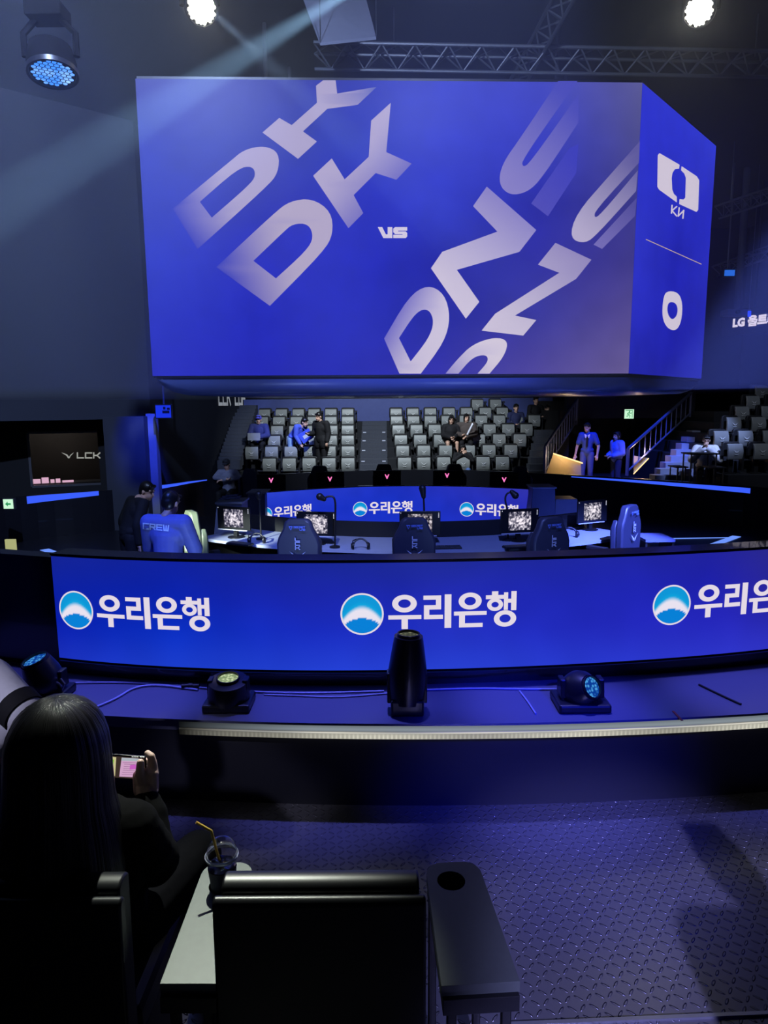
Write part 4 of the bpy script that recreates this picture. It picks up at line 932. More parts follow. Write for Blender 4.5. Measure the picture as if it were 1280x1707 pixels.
MB().tube([P4[0] + Vector((0, -.03, .015)), P4[1] + Vector((0, -.03, .015))], .018, 8).build('light_line', glow('warm_line', rgb(255, 214, 150), 1.6), wpn)
Q4 = [at(1056, 760, 18.2), at(1081, 764, 18.4), at(1056, 790, 18.0)]
w2 = empty('section_panel', (Q4[2].x, Q4[2].y, Z_WALK), 'small warm lit triangular panel under the right railing', 'sign panel')
mb = MB(); mb.add(Q4 + [q + back for q in Q4], [(0, 1, 2), (5, 4, 3), (0, 3, 4, 1), (1, 4, 5, 2), (2, 5, 3, 0)]); mb.build('board', WARMP, w2)
MB().tube([Q4[1], Q4[2]], .014, 8).build('light_line', glow('warm_line', rgb(255, 214, 150), 1.6), w2)
pl_ = bpy.data.lights.new('warm_panel_lamp', 'POINT'); pl_.energy = 14; pl_.color = (1, .72, .36); pl_.shadow_soft_size = .05
plo = bpy.data.objects.new('warm_panel_lamp', pl_); COL.objects.link(plo); plo.location = (P4[0] + P4[1]) / 2 + Vector((.05, -.45, .1))
pl2 = bpy.data.lights.new('warm_panel_lamp', 'POINT'); pl2.energy = 8; pl2.color = (1, .66, .42); pl2.shadow_soft_size = .05
pl2o = bpy.data.objects.new('warm_panel_lamp', pl2); COL.objects.link(pl2o); pl2o.location = Q4[0] + Vector((.2, -.3, .15))
# tables at the right
def small_table(px0, px1, py_, Y, h, label):
    a, b = at(px0, py_, Y), at(px1, py_, Y); t = empty('table', ((a.x + b.x) / 2, Y, Z_WALK), label, 'table'); zt_t = a.z
    MB().box(((a.x + b.x) / 2, Y + .2, zt_t), (b.x - a.x, .5, .03)).build('table_top', SEATK, t, bevel=.006)
    for x in (a.x + .05, b.x - .05):
        for y in (Y, Y + .4): MB().cyl((x, y, Z_WALK), (x, y, zt_t), .018, n=8).build('leg', STEEL, t)
    return t, zt_t
small_table(1149, 1198, 757, 15.35, .6, 'black table in front of the man in white')
small_table(1126, 1146, 779, 15.9, .4, 'low black stool table left of the man in white')
small_table(1187, 1210, 780, 15.2, .4, 'low table with a blue glint right of the man in white')

# LED ribbon on the right wall
rp = at(1219, 538, 20.0); rb = empty('led_ribbon', rp, 'black LED ribbon board with white sponsor text at the right edge', 'led sign')
rq = at(1360, 512, 18.0); rv = (rq - rp); rv.z = 0; rvn = rv.normalized(); rn = Vector((rvn.y, -rvn.x, 0))
slope = 0
mb = MB(); Mx = Matrix((( *rvn, 0),)) if False else None
def rmap(x, y, o=.0): return Vector((rp.x, rp.y, rp.z)) + rvn * x + rn * o + Vector((0, 0, y))
mb = MB(); mb.add([rmap(-.3, -.35), rmap(3.4, -.35), rmap(3.4, .35), rmap(-.3, .35), rmap(-.3, -.35, -.15), rmap(3.4, -.35, -.15), rmap(3.4, .35, -.15), rmap(-.3, .35, -.15)], [(0, 1, 2, 3), (7, 6, 5, 4), (0, 4, 5, 1), (1, 5, 6, 2), (2, 6, 7, 3), (3, 7, 4, 0)]); mb.build('cabinet', MATTE, rb)
me_ = font_mesh('LG 울트라기', .30, .018); xm = min(v.co.x for v in me_.vertices)
for v in me_.vertices: v.co = rmap(v.co.x - xm + .05, v.co.y - .12, .012)
obj('ribbon_text', me_, TXT, rb)
for x_ in (.6, 3.0): MB().cyl(rmap(x_, .35, -.08), (rmap(x_, .35, -.08).x, rmap(x_, .35, -.08).y, H), .03).build('hanger', BLACK, rb)
# left side: lettering on the far left wall, booth logo, green sign, lit doorway
lw = Vector((C[0] - B[0], C[1] - B[1], 0)).normalized(); ln = Vector((lw.y, -lw.x, 0))
pa = onplane(363, 651, Vector((*B, 0)), ln)
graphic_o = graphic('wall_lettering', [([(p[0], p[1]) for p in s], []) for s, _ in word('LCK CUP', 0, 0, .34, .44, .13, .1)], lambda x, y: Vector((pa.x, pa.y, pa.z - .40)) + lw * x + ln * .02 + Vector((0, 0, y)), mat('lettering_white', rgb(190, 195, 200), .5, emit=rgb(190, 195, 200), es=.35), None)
tag(graphic_o, 'white LCK CUP lettering high on the left wall', 'wall lettering')
bl = empty('booth_logo', wq(*wp(130, 760)), 'white winged LCK logo on the booth window', 'logo')
gp = lambda x, y: wq(*wp(x, y), .004)
BW = glow('booth_white', rgb(150, 152, 146), 1.0)
graphic('emblem', [([(102, 754), (112, 757.5), (115, 761.5), (118, 757.5), (123.5, 754), (117.5, 760.5), (116, 763.8), (113.5, 764), (111, 760)], [])], gp, BW, bl)
def wimg(t, x0, ys, w, h, gap, lw_): return [([(p[0], 2 * ys - p[1]) for p in s], []) for s, _ in word(t, x0, ys, w, h, gap, lw_)]
graphic('league_text', wimg('LCK', 129, 763.3, 10, 8.3, 3.6, 2.2), gp, BW, bl)
exit_sign('exit_sign', 14, 840, 12.2, .17, .17, 'small green arrow sign at the left edge', True)
# ------------------------------------------------------------------ people
def remesh(mb, voxel, it=3, name='body'):
    me = mb.mesh(name); o = bpy.data.objects.new(name, me); COL.objects.link(o)
    r = o.modifiers.new('r', 'REMESH'); r.mode = 'VOXEL'; r.voxel_size = voxel; r.use_smooth_shade = True
    s = o.modifiers.new('s', 'SMOOTH'); s.factor = .5; s.iterations = it
    dg = bpy.context.evaluated_depsgraph_get(); out = bpy.data.meshes.new_from_object(o.evaluated_get(dg))
    bpy.data.objects.remove(o); bpy.data.meshes.remove(me); out.name = name
    out.polygons.foreach_set('use_smooth', [True] * len(out.polygons)); return out
SKIN = mat('skin', rgb(196, 158, 138), .5, var=.05)
HAIR = mat('hair_black', rgb(20, 18, 20), .38, var=.3, scale=60)
EYE = mat('eye_dark', rgb(18, 14, 14), .3); LIPS = mat('lips', rgb(150, 90, 84), .5)
def pose(H=1.72, sit=False, lean=0.0, wide=1.0):
    k = H / 1.72; hz = .92 * k
    P = dict(hipL=(.09, 0, hz), hipR=(-.09, 0, hz), kneeL=(.10, -.01, .49 * k), kneeR=(-.10, -.01, .49 * k), ankL=(.10, .03, .08), ankR=(-.10, .03, .08), toeL=(.11, -.15, .03), toeR=(-.11, -.15, .03),
             pelvis=(0, 0, .96 * k), waist=(0, 0, 1.08 * k), chest=(0, .0, 1.28 * k), shL=(.19 * wide, .01, 1.41 * k), shR=(-.19 * wide, .01, 1.41 * k), neck=(0, .01, 1.47 * k), head=(0, -.015, 1.615 * k),
             elL=(.235 * wide, .03, 1.13 * k), elR=(-.235 * wide, .03, 1.13 * k), wrL=(.245, -.06, .89 * k), wrR=(-.245, -.06, .89 * k))
    P = {a: Vector(b) for a, b in P.items()}
    if sit:
        dz = .92 * k - .50
        for a in P:
            if a[:3] not in ('kne', 'ank', 'toe'): P[a].z -= dz
        for s, x in (('L', .11), ('R', -.11)):
            P['knee' + s] = Vector((x * 1.2, -.44 * k, .50)); P['ank' + s] = Vector((x * 1.2, -.40, .08)); P['toe' + s] = Vector((x * 1.3, -.58, .03))
            P['el' + s] += Vector((0, -.05, .02)); P['wr' + s] = Vector((x * .9, -.34, P['pelvis'].z + .14))
    if lean:
        c = P['pelvis'].copy(); R = Matrix.Rotation(lean, 3, 'X')
        for a in P:
            if a[:3] not in ('kne', 'ank', 'toe', 'hip', 'pel'): P[a] = c + R @ (P[a] - c)
    return P
def hand(mb, wr, el, k=1.0, curl=.5, side=1):
    d = (wr - el).normalized(); n = d.cross(Vector((side, 0, 0))); n = n.normalized() if n.length > .2 else Vector((0, -1, 0)); s = n.cross(d).normalized()
    mb.capsule(wr, wr + d * .03 * k, .026 * k, .03 * k); c = wr + d * .065 * k
    for t in (-.03, -.01, .01, .03): mb.capsule(wr + d * .02 * k + s * t * .6 * k, c + d * .03 * k + s * t * k, .014 * k, .012 * k, 8)
    for t, l in ((-.03, .062), (-.01, .074), (.01, .07), (.03, .055)):
        a = c + d * .03 * k + s * t * k; b = a + (d * .75 - n * curl * .8).normalized() * l * .55 * k; e = b + (d * .35 - n * curl * 1.4).normalized() * l * .5 * k
        mb.capsule(a, b, .0095 * k, .009 * k, 8); mb.capsule(b, e, .009 * k, .0078 * k, 8)
    a = wr + d * .02 * k - s * .028 * k; b = a + (d * .7 - s * .7 - n * .3).normalized() * .04 * k; mb.capsule(a, b, .013 * k, .011 * k, 8); mb.capsule(b, b + (d - n * .5).normalized() * .03 * k, .011 * k, .009 * k, 8)
def figure(name, loc, rz, P, label, top, trousers, hair='short', topm=None, trm=None, shoem=None, yaw=0.0, pitch=0.0, k=1.0, voxel=.008, sleeves='long', thick=1.0, capm=None, hands=True, extras=None, face=True, longtop=0.0):
    root = empty(name, loc, label, 'person', None, rz)
    RH = Matrix.Rotation(yaw, 3, 'Z') @ Matrix.Rotation(pitch, 3, 'X'); h = P['head']
    hp = lambda x, y, z: h + RH @ Vector((x * k, y * k, z * k))
    mb = MB()
    mb.capsule(P['neck'] - Vector((0, 0, .06)), hp(0, .02, -.06), .056 * k, .05 * k)
    mb.ball(hp(0, .012, .025), (.074 * k, .092 * k, .098 * k), 16, 12, RH); mb.ball(hp(0, -.025, -.05), (.056 * k, .066 * k, .066 * k), 14, 10, RH); mb.ball(hp(0, -.06, -.098), (.024 * k, .022 * k, .02 * k), 8, 6, RH)
    mb.capsule(hp(0, -.082, .012), hp(0, -.105, -.03), .009 * k, .014 * k, 8)
    for s in (-1, 1): mb.ball(hp(s * .076, .012, -.01), (.012 * k, .02 * k, .032 * k), 8, 6, RH); mb.capsule(hp(s * .016, -.085, .03), hp(s * .05, -.072, .03), .01 * k, .01 * k, 6)
    mb.ball(P['chest'], (.155 * k, .10 * k, .17 * k)); mb.ball(P['pelvis'], (.145 * k, .10 * k, .12 * k)); mb.capsule(P['pelvis'], P['waist'], .105 * k, .10 * k); mb.capsule(P['waist'], P['chest'], .105 * k, .115 * k)
    mb.capsule(P['shL'], P['shR'], .055 * k); mb.capsule(P['neck'], P['chest'], .055 * k, .1 * k)
    for s, sg in (('L', 1), ('R', -1)):
        mb.capsule(P['sh' + s], P['el' + s], .052 * k, .041 * k); mb.capsule(P['el' + s], P['wr' + s], .041 * k, .027 * k)
        if hands: hand(mb, P['wr' + s], P['el' + s], k, .55, sg)
        mb.capsule(P['hip' + s], P['knee' + s], .082 * k, .055 * k); mb.capsule(P['knee' + s], P['ank' + s], .053 * k, .036 * k); mb.capsule(P['ank' + s] - Vector((0, 0, .03)), P['toe' + s], .035 * k, .025 * k)
    body = obj('body', remesh(mb, voxel), SKIN, root, local=True)
    # top garment
    t = MB(); g = .024 * thick
    t.ball(P['chest'], ((.165 + g) * k, (.108 + g) * k, .18 * k), 18, 12); t.capsule(P['waist'] + (P['pelvis'] - P['waist']) * (.6 + longtop), P['waist'], (.118 + g) * k, (.11 + g) * k, 16); t.capsule(P['waist'], P['chest'], (.112 + g) * k, (.122 + g) * k, 16)
    t.ball(P['pelvis'] * .5 + P['waist'] * .5, ((.15 + g) * k, (.10 + g) * k, .09 * k), 16, 10)
    t.capsule(P['shL'] + (P['shR'] - P['shL']) * .08, P['shR'] + (P['shL'] - P['shR']) * .08, (.06 + g * .8) * k, None, 14); t.capsule(P['neck'] - Vector((0, 0, .035)), P['chest'], .066 * k, .11 * k)
    if longtop: [t.capsule(P['hip' + s], P['hip' + s] + (P['knee' + s] - P['hip' + s]) * longtop, (.10 + g) * k, (.09 + g) * k) for s in 'LR']
    for s in 'LR':
        e = P['el' + s]; w = P['wr' + s]; t.capsule(P['sh' + s], P['sh' + s] + (e - P['sh' + s]) * (1 if sleeves == 'long' else .72), (.056 + g) * k, (.046 + g) * k, 12)
        if sleeves == 'long':
            t.capsule(e, e + (w - e) * .93, (.046 + g) * k, (.032 + g * .9) * k, 12)
            for q in (.15, .4, .7): t.ball(e + (w - e) * q, (.05 + g * 1.05) * k * (1 - .3 * q), 10, 6)
    tp = obj(top, remesh(t, .011, 4), topm, root, local=True)
    if trousers:
        t = MB(); t.ball(P['pelvis'], (.16 * k, .118 * k, .12 * k), 16, 10)
        for s in 'LR': t.capsule(P['hip' + s], P['knee' + s], .098 * k, .072 * k, 12); t.capsule(P['knee' + s], P['ank' + s] + (P['knee' + s] - P['ank' + s]) * .06, .072 * k, .058 * k, 12)
        obj(trousers, remesh(t, .011, 3), trm, root, local=True)
    for s in 'LR':
        t = MB(); a, b = P['ank' + s], P['toe' + s]; t.capsule(a - Vector((0, 0, .035)), b, .05 * k, .038 * k); t.capsule(a, a - Vector((0, 0, .04)), .047 * k, .05 * k); obj('shoe', remesh(t, .01, 2), shoem or RUBBER, root, local=True)
    if hair:
        t = MB(); t.ball(hp(0, .018, .045), (.084 * k, .10 * k, .092 * k), 16, 12, RH); t.ball(hp(0, .05, -.0), (.078 * k, .068 * k, .09 * k), 14, 10, RH)
        t.capsule(hp(-.05, -.065, .085), hp(.05, -.065, .085), .022 * k, None, 8)
        if hair == 'long':
            t.capsule(hp(0, .06, .0), hp(0, .075, -.2), .075 * k, .07 * k)
            for s in (-1, 1): t.capsule(hp(s * .07, .0, .03), hp(s * .075, .03, -.2), .028 * k, .026 * k)
        if hair == 'bob':
            for s in (-1, 1): t.capsule(hp(s * .072, -.01, .03), hp(s * .07, .0, -.09), .026 * k, .022 * k)
        obj('hair', remesh(t, .009, 2), HAIR, root, local=True)
    if face:
        e = MB(); [e.ball(hp(s * .031, -.082, .008), (.011 * k, .007 * k, .006 * k), 8, 6, RH) for s in (-1, 1)]; [e.capsule(hp(s * .018, -.09, .036), hp(s * .048, -.08, .036), .005 * k, .004 * k, 6) for s in (-1, 1)]; e.build('eyes_and_brows', EYE, root, 40, local=True)
        e = MB(); e.capsule(hp(-.018, -.088, -.064), hp(.018, -.088, -.064), .006 * k, .006 * k, 6); e.build('lips', LIPS, root, 40, local=True)
    if capm:
        t = MB(); t.ball(hp(0, .01, .055), (.092 * k, .105 * k, .085 * k), 18, 12, RH); c = obj('cap', remesh(t, .009, 2), capm, root, local=True)
        b = MB(); b.loft([[hp(-.07, -.07, .062), hp(0, -.09, .068), hp(.07, -.07, .062)], [hp(-.06, -.13, .05), hp(0, -.16, .052), hp(.06, -.13, .05)], [hp(-.06, -.13, .044), hp(0, -.16, .046), hp(.06, -.13, .044)], [hp(-.07, -.07, .05), hp(0, -.09, .056), hp(.07, -.07, .05)]], False); b.build('brim', capm, c, 40, local=True)
    return root, tp, body
def cloth(name, c, rough=.8, spec=.3): return mat(name, c, rough, var=.18, scale=12, bump=.4, spec=spec)
CBLK = cloth('cloth_black', rgb(24, 24, 28)); CNAVY = cloth('cloth_navy', rgb(40, 46, 84)); CJEAN = cloth('denim_light', rgb(120, 150, 190)); CWHITE = cloth('cloth_white', rgb(205, 206, 214)); CGREY = cloth('cloth_grey', rgb(66, 66, 70))
CBLUE = cloth('cloth_blue', rgb(70, 90, 190)); CBROWN = cloth('cloth_brown_grey', rgb(72, 64, 62)); CCREW = cloth('crew_jacket_blue', rgb(110, 120, 190), .5)
FWD = lambda px, py, Y: at(px, py, Y)
# crew member at the desk, back to us
P = pose(1.76, wide=1.0); P['elR'] = Vector((-.25, -.1, 1.14)); P['wrR'] = Vector((-.17, -.36, 1.10)); P['elL'] = Vector((.24, -.10, 1.13)); P['wrL'] = Vector((.13, -.34, 1.14)); P['head'] += Vector((-.03, -.06, -.02)); P['chest'] += Vector((0, -.02, 0))
p = at(277, 860, 7.0)
crew, crew_j, _ = figure('person', (p.x, 7.0, Z_STAGE), math.pi - .12, P, 'crew member in a blue CREW jacket with back to us beside a chair', 'jacket', 'trousers', 'short', CCREW, CNAVY, yaw=-.25, pitch=.3, thick=1.45, face=False)
# lettering laid on the back of the jacket
bpy.context.view_layer.update()
bm_v = [crew_j.matrix_world @ v.co for v in crew_j.data.vertices]; bvh = BVHTree.FromPolygons([tuple(v) for v in bm_v], [tuple(f.vertices) for f in crew_j.data.polygons])
def on_back(px_, py_):
    d = ray(px_, py_); h = bvh.ray_cast(CAM_P, d, 30); q = h[0] if h[0] is not None else at(px_, py_, 6.85); return q - d.normalized() * .006
cs = word('CREW', 0, 0, 8.0, 8.4, 3.2, 2.3)
graphic('crew_lettering', [([(239 + q[0], 881 - q[1] + (q[0]) * .09) for q in s], []) for s, _ in cs], on_back, glow('crew_print', rgb(96, 150, 245)) if False else mat('crew_print', rgb(225, 238, 255), .4), crew_j, sub=2)
# crew in black stooping behind
p = at(212, 850, 8.9); P = pose(1.7, lean=.35); P['head'] += Vector((0, -.05, -.04))
figure('person', (p.x, 8.9, Z_STAGE), 2.3, P, 'person all in black stooping behind the crew member at the left', 'jacket', 'trousers', 'short', CBLK, CBLK, yaw=-1.0, pitch=.3, face=True)
# capped person sitting by the pit wall
p = at(376, 775, 16.3); P = pose(1.72, sit=True, lean=.2); P['wrL'] = Vector((-.05, -.32, .82)); P['wrR'] = Vector((.05, -.34, .84)); P['elL'] = Vector((.3, -.12, .86)); P['elR'] = Vector((-.3, -.12, .86))
figure('person', (p.x, 16.6, p.z - 1.18), -.1, P, 'person in a dark cap and jacket sitting at the pit wall on the left', 'jacket', 'trousers', 'short', cloth('jacket_dark_lit', rgb(120, 124, 145)), CBLK, capm=mat('cap_dark', rgb(40, 42, 50), .7), pitch=.3)  # dark jacket coloured paler to stand for light on the shoulders
# left block
p = at(431, 699, 20.1); P = pose(1.7, sit=True); P['wrL'] = Vector((.1, -.34, .70)); P['wrR'] = Vector((-.1, -.36, .70)); P['elL'] = Vector((.26, -.1, .74)); P['elR'] = Vector((-.26, -.1, .74))
figure('person', (p.x, 20.1, p.z - 1.2), 0, P, 'spectator in a bright blue cap sitting with an open laptop on the lap', 'jacket', 'trousers', 'short', cloth('jacket_dark_blue', rgb(48, 54, 110)), CBLK, capm=mat('cap_blue', rgb(90, 90, 220), .6), thick=1.8)
lp = Vector((p.x - .02, 19.66, p.z - .58)); l = empty('laptop', lp, 'pale laptop on the lap of the blue capped spectator', 'laptop')
MB().box((lp.x, lp.y, lp.z), (.36, .24, .016)).build('keyboard_deck', STEEL, l, bevel=.003); MB().box((lp.x - .03, lp.y - .13, lp.z + .10), (.36, .012, .21)).build('screen_lid', mat('laptop_lid', rgb(150, 154, 166), .4), l, bevel=.003)
p = at(500, 701, 19.75); P = pose(1.65, lean=.75); P['wrR'] = P['shR'] + Vector((.0, -.12, -.48)); P['elR'] = P['shR'] + Vector((-.02, .02, -.26)); P['wrL'] = P['shL'] + Vector((-.05, -.15, -.48)); P['elL'] = P['shL'] + Vector((0, 0, -.26))
figure('person', (at(487, 735, 19.75).x, 19.75, ROWZ[1]), 1.1, P, 'spectator in blue jacket and pale jeans bending over the seats', 'jacket', 'jeans', 'short', CBLUE, CJEAN, pitch=.3)
bp_ = at(510, 727, 19.5); bg_ = empty('carrier_bag', (bp_.x, bp_.y, bp_.z - .25), 'tilted blue bag with a white mark beside the bending spectator', 'bag', None)
Mb = Matrix.Translation(bp_) @ Matrix.Rotation(-.55, 4, 'Y'); mb = MB(); mb.box((0, 0, 0), (.36, .1, .30), Mb); mb.build('bag_body', cloth('bag_blue', rgb(60, 80, 200), .5), bg_, bevel=.01)
graphic('mark', [(rect(-.08, -.05, .08, .05), [])], lambda x, z: Mb @ Vector((x, -.053, z)), PRINT, bg_); MB().tube([Mb @ Vector((-.08, 0, .15)), Mb @ Vector((-.05, 0, .25)), Mb @ Vector((.05, 0, .25)), Mb @ Vector((.08, 0, .15))], .008).build('handle', CBLUE, bg_)
p = at(533, 694, 19.35); P = pose(1.62); P['wrR'] = Vector((-.2, -.3, 1.05)); P['head'] += Vector((-.03, -.03, 0))
figure('person', (p.x + .03, 19.25, p.z - 1.53), -.55, P, 'person in a long black coat standing in the left seat block', 'coat', 'trousers', 'short', CBLK, CBLK, yaw=-.3, pitch=.2, longtop=.35, thick=1.6)
# right block
p = at(752, 700, 20.1); P = pose(1.6, sit=True); P['wrL'] = Vector((.05, -.36, .66)); P['wrR'] = Vector((-.05, -.38, .66))
figure('person', (p.x, 20.05, p.z - 1.15), 0, P, 'spectator with long dark hair and bare knees sitting in the right block', 'coat', None, 'long', CBLK, None, thick=1.4)
p = at(777, 697, 20.1); P = pose(1.74, sit=True, wide=1.1); P['wrL'] = Vector((.0, -.34, .68)); P['wrR'] = Vector((-.12, -.36, .72))
figure('person', (p.x, 20.05, p.z - 1.2), -.1, P, 'spectator in a brown-grey coat sitting beside the long haired one', 'coat', 'trousers', 'bob', CBROWN, CBLK, yaw=.3, thick=1.8)
rp_ = at(783, 713, 19.7); rl = MB(); rl.cyl(rp_ + Vector((-.07, 0, -.2)), rp_ + Vector((.09, 0, .12)), .03, n=10); tag(rl.build('paper_roll', mat('paper', rgb(210, 212, 225), .6), None, 40), 'white rolled paper held by the brown coated spectator', 'paper')
p = at(771, 753, 19.1); P = pose(1.5, sit=True, lean=.3); P['wrL'] = P['head'] + Vector((.03, -.13, -.13)); P['wrR'] = P['head'] + Vector((-.03, -.13, -.13)); P['elL'] = P['shL'] + Vector((.06, -.2, -.14)); P['elR'] = P['shR'] + Vector((-.06, -.2, -.14))
figure('person', (p.x, 19.2, p.z - 1.0), 0, P, 'spectator in black with hands at the mouth, lowest in the right block', 'jacket', 'jeans', 'bob', CBLK, cloth('denim_blue', rgb(70, 96, 150)))
p = at(860, 680, 21.5); P = pose(1.68, sit=True)
figure('person', (p.x, 21.5, p.z - 1.18), .1, P, 'spectator in black top and white trousers high in the right block', 'jacket', 'trousers', 'short', CNAVY, CWHITE)
for px_, py_, lab in ((893, 668, 'shadowy spectator in black, upper of two at the top right of the seats'), (912, 682, 'shadowy spectator in black, lower of two at the top right of the seats')):
    p = at(px_, py_, 22.2); figure('person', (p.x, 22.2, p.z - 1.18), .2, pose(1.7, sit=True), lab, 'jacket', 'trousers', 'short', CBLK, CBLK, voxel=.012)
# staff at the entrance
p = at(980, 713, 18.3); P = pose(1.75, wide=.86); P['head'] += Vector((-.02, -.01, -.01)); P['elL'] = Vector((.29, .0, 1.14)); P['wrL'] = Vector((.27, -.12, .92)); P['elR'] = Vector((-.26, .03, 1.14)); P['wrR'] = Vector((-.30, -.04, .90))
vest = figure('person', (p.x, 18.3, p.z - 1.63), -.35, P, 'young person in a blue patterned vest and tie standing at the entrance', 'vest', 'trousers', 'short', cloth('vest_blue', rgb(58, 76, 150)), cloth('slacks_blue', rgb(70, 80, 140)), yaw=-.35, pitch=.15, sleeves='short')
t = MB(); t.prism([(-.02, 1.40), (.02, 1.40), (.03, 1.15), (0, 1.1), (-.03, 1.15)], -.172, -.162); t.build('tie', CBLK, vest[0], local=True)
t = MB(); [t.prism([(s * .01, 1.44), (s * .075, 1.47), (s * .05, 1.36), (s * .02, 1.37)], -.168, -.158) for s in (-1, 1)]; t.build('collar', CWHITE, vest[0], local=True)
p = at(1029, 728, 18.6); P = pose(1.6, wide=.85); P['wrL'] = Vector((.1, -.2, .98)); P['wrR'] = Vector((-.1, -.2, .98))
figure('person', (p.x, 18.6, p.z - 1.49), -1.25, P, 'person in a bright blue jacket turned left at the entrance', 'jacket', 'trousers', 'bob', cloth('jacket_bright', rgb(110, 130, 220), .5), CNAVY, thick=1.8)
# person in white at the table
p = at(1177, 733, 16.0); P = pose(1.72, sit=True, lean=.15); P['wrL'] = P['head'] + Vector((.02, -.24, -.16)); P['wrR'] = P['head'] + Vector((-.08, -.24, -.16)); P['elL'] = P['shL'] + Vector((.1, -.14, -.24)); P['elR'] = P['shR'] + Vector((-.1, -.14, -.24))
figure('person', (p.x + .02, 16.05, p.z - 1.2), -.35, P, 'person in a loose white top sitting at a table looking at a phone', 'sweater', 'trousers', 'short', CWHITE, CBLK, thick=2.0, pitch=.25)

st = empty('stool', (p.x + .02, 16.07, Z_WALK), 'black stool under the person in the loose white top', 'stool'); sz = p.z - 1.2 + .36
MB().lathe([(.17, sz - .05), (.19, sz - .03), (.19, sz - .01), (.17, sz)], (p.x + .02, 16.1, 0), (0, 0, 1), 24).build('seat', SEATK, st, 40)
for i in range(4): a_ = math.pi / 4 + i * math.pi / 2; MB().tube([(p.x + .02 + .12 * math.cos(a_), 16.1 + .12 * math.sin(a_), sz - .04), (p.x + .02 + .18 * math.cos(a_), 16.1 + .18 * math.sin(a_), Z_WALK)], .014, 8).build('leg', STEEL, st, 40)
# ------------------------------------------------------------------ moving lights on the ledge
LENSG = None
def lens_mat(name, c0, c1, s, sc):
    m = bpy.data.materials.new(name); m.use_nodes = True; nt = m.node_tree; nt.nodes.clear()
    o = nt.nodes.new('ShaderNodeOutputMaterial'); e = nt.nodes.new('ShaderNodeEmission'); tc = nt.nodes.new('ShaderNodeTexCoord'); v = nt.nodes.new('ShaderNodeTexVoronoi'); v.inputs['Scale'].default_value = sc
    nt.links.new(tc.outputs['Object'], v.inputs['Vector']); cr = nt.nodes.new('ShaderNodeValToRGB'); cr.color_ramp.elements[0].color = (*c1, 1); cr.color_ramp.elements[1].color = (*c0, 1); cr.color_ramp.elements[1].position = .6
    nt.links.new(v.outputs['Distance'], cr.inputs[0]); nt.links.new(cr.outputs[0], e.inputs[0]); e.inputs[1].default_value = s; nt.links.new(e.outputs[0], o.inputs[0]); return m
LBLUE = lens_mat('lens_blue', rgb(10, 60, 150), rgb(90, 190, 255), 1.0, 60); LGREEN = lens_mat('lens_pale_green', rgb(130, 150, 110), rgb(225, 240, 190), 1.0, 60); LDIM = lens_mat('lens_dim', rgb(70, 74, 64), rgb(160, 160, 130), .8, 50)
HOUS = mat('lamp_housing', rgb(22, 23, 30), .38, coat=.15)
def moving_head(px0, px1, pyb, lens, lm, label, r_l, tall=False, tilt=(0, 0, 1)):
    a, b = atz(px0, pyb, .49), atz(px1, pyb, .49); c = (a + b) / 2; w = (b - a).length; c.y += w * .35
    m = empty('moving_head_light', (c.x, c.y, .49), label, 'stage light', 'moving lights on the ledge')
    mb = MB(); mb.loft([[c + Vector((sx * w * .5, sy * w * .40, z)) for sx, sy in ((-1, -1), (1, -1), (1, 1), (-1, 1))] for z in (0, .048)] if not tall else [[c + Vector((sx * w * .42, sy * w * .42, z)) for sx, sy in ((-1, -1), (1, -1), (1, 1), (-1, 1))] for z in (0, .09)])
    mb.build('base', HOUS, m, bevel=.012)
    for s in (-1, 1):
        y = MB(); y.prism([(-.05, .06), (.05, .06), (.035, .06 + (.16 if tall else .10)), (-.035, .06 + (.16 if tall else .10))], -.014, .014, Matrix.Translation(c + Vector((s * w * (.44 if tall else .37), 0, 0))) @ Matrix.Rotation(math.pi / 2, 4, 'Z')); y.build('yoke_arm', HOUS, m, bevel=.006)
    return m, c, w
def head_body(m, c, ax, prof, lr, lm, zc):
    o = c + Vector((0, 0, zc)); MB().lathe(prof, o, ax, 28).build('head', HOUS, m, 45); t = max(h for r, h in prof)
    x, y, z = frame_from(ax); e = MB(); e.add([tuple(q) for q in e.ring(o + z * (t + .003), lr, lr, 28, x, y)], [tuple(range(28))]); l = e.build('lens', lm, m, fixn=False)
    ring = MB(); ring.lathe([(lr, t + .001), (lr * 1.03, t + .016), (lr * 1.15, t + .016), (lr * 1.18, t - .03)], o, ax, 28, False); ring.build('bezel_ring', HOUS, m, 45); return l
m, c, w = moving_head(337, 416, 1189, None, LGREEN, 'short moving light with a pale green lens, left on the ledge', .05)
ax = (at(381, 1132, c.y) - (c + Vector((0, 0, .10)))).normalized(); ax = Vector((ax.x, -.16, 1)).normalized()
d_ = (at(381, 1131, c.y) - (c + Vector((0, 0, .09)))).length; head_body(m, c, ax, [(.06, -.06), (.112, -.045), (.116, .0), (.104, .06), (.066, d_)], .054, LGREEN, .09)
m, c, w = moving_head(931, 1019, 1189, None, LBLUE, 'short moving light with a bright blue lens, right on the ledge', .05)
ax = Vector((.14, -.5, 1)).normalized(); d_ = (at(985, 1146, c.y - .06) - (c + Vector((0, 0, .085)))).length; ax = (at(985, 1146, c.y - .06) - (c + Vector((0, 0, .085)))).normalized()
head_body(m, c, ax, [(.05, -.05), (.1, -.04), (.108, .0), (.098, .04), (.066, d_)], .053, LBLUE, .085)
m, c, w = moving_head(646, 712, 1194, None, LDIM, 'tall black moving light in the middle of the ledge', .05, True)
o2 = at(681, 1060, c.y); ax = (o2 - (c + Vector((0, 0, .10)))).normalized(); d_ = (o2 - (c + Vector((0, 0, .10)))).length
head_body(m, c, ax, [(.05, -.06), (.098, -.04), (.104, .04), (.103, .12), (.092, .2), (.075, d_)], .052, LDIM, .12 - .02)
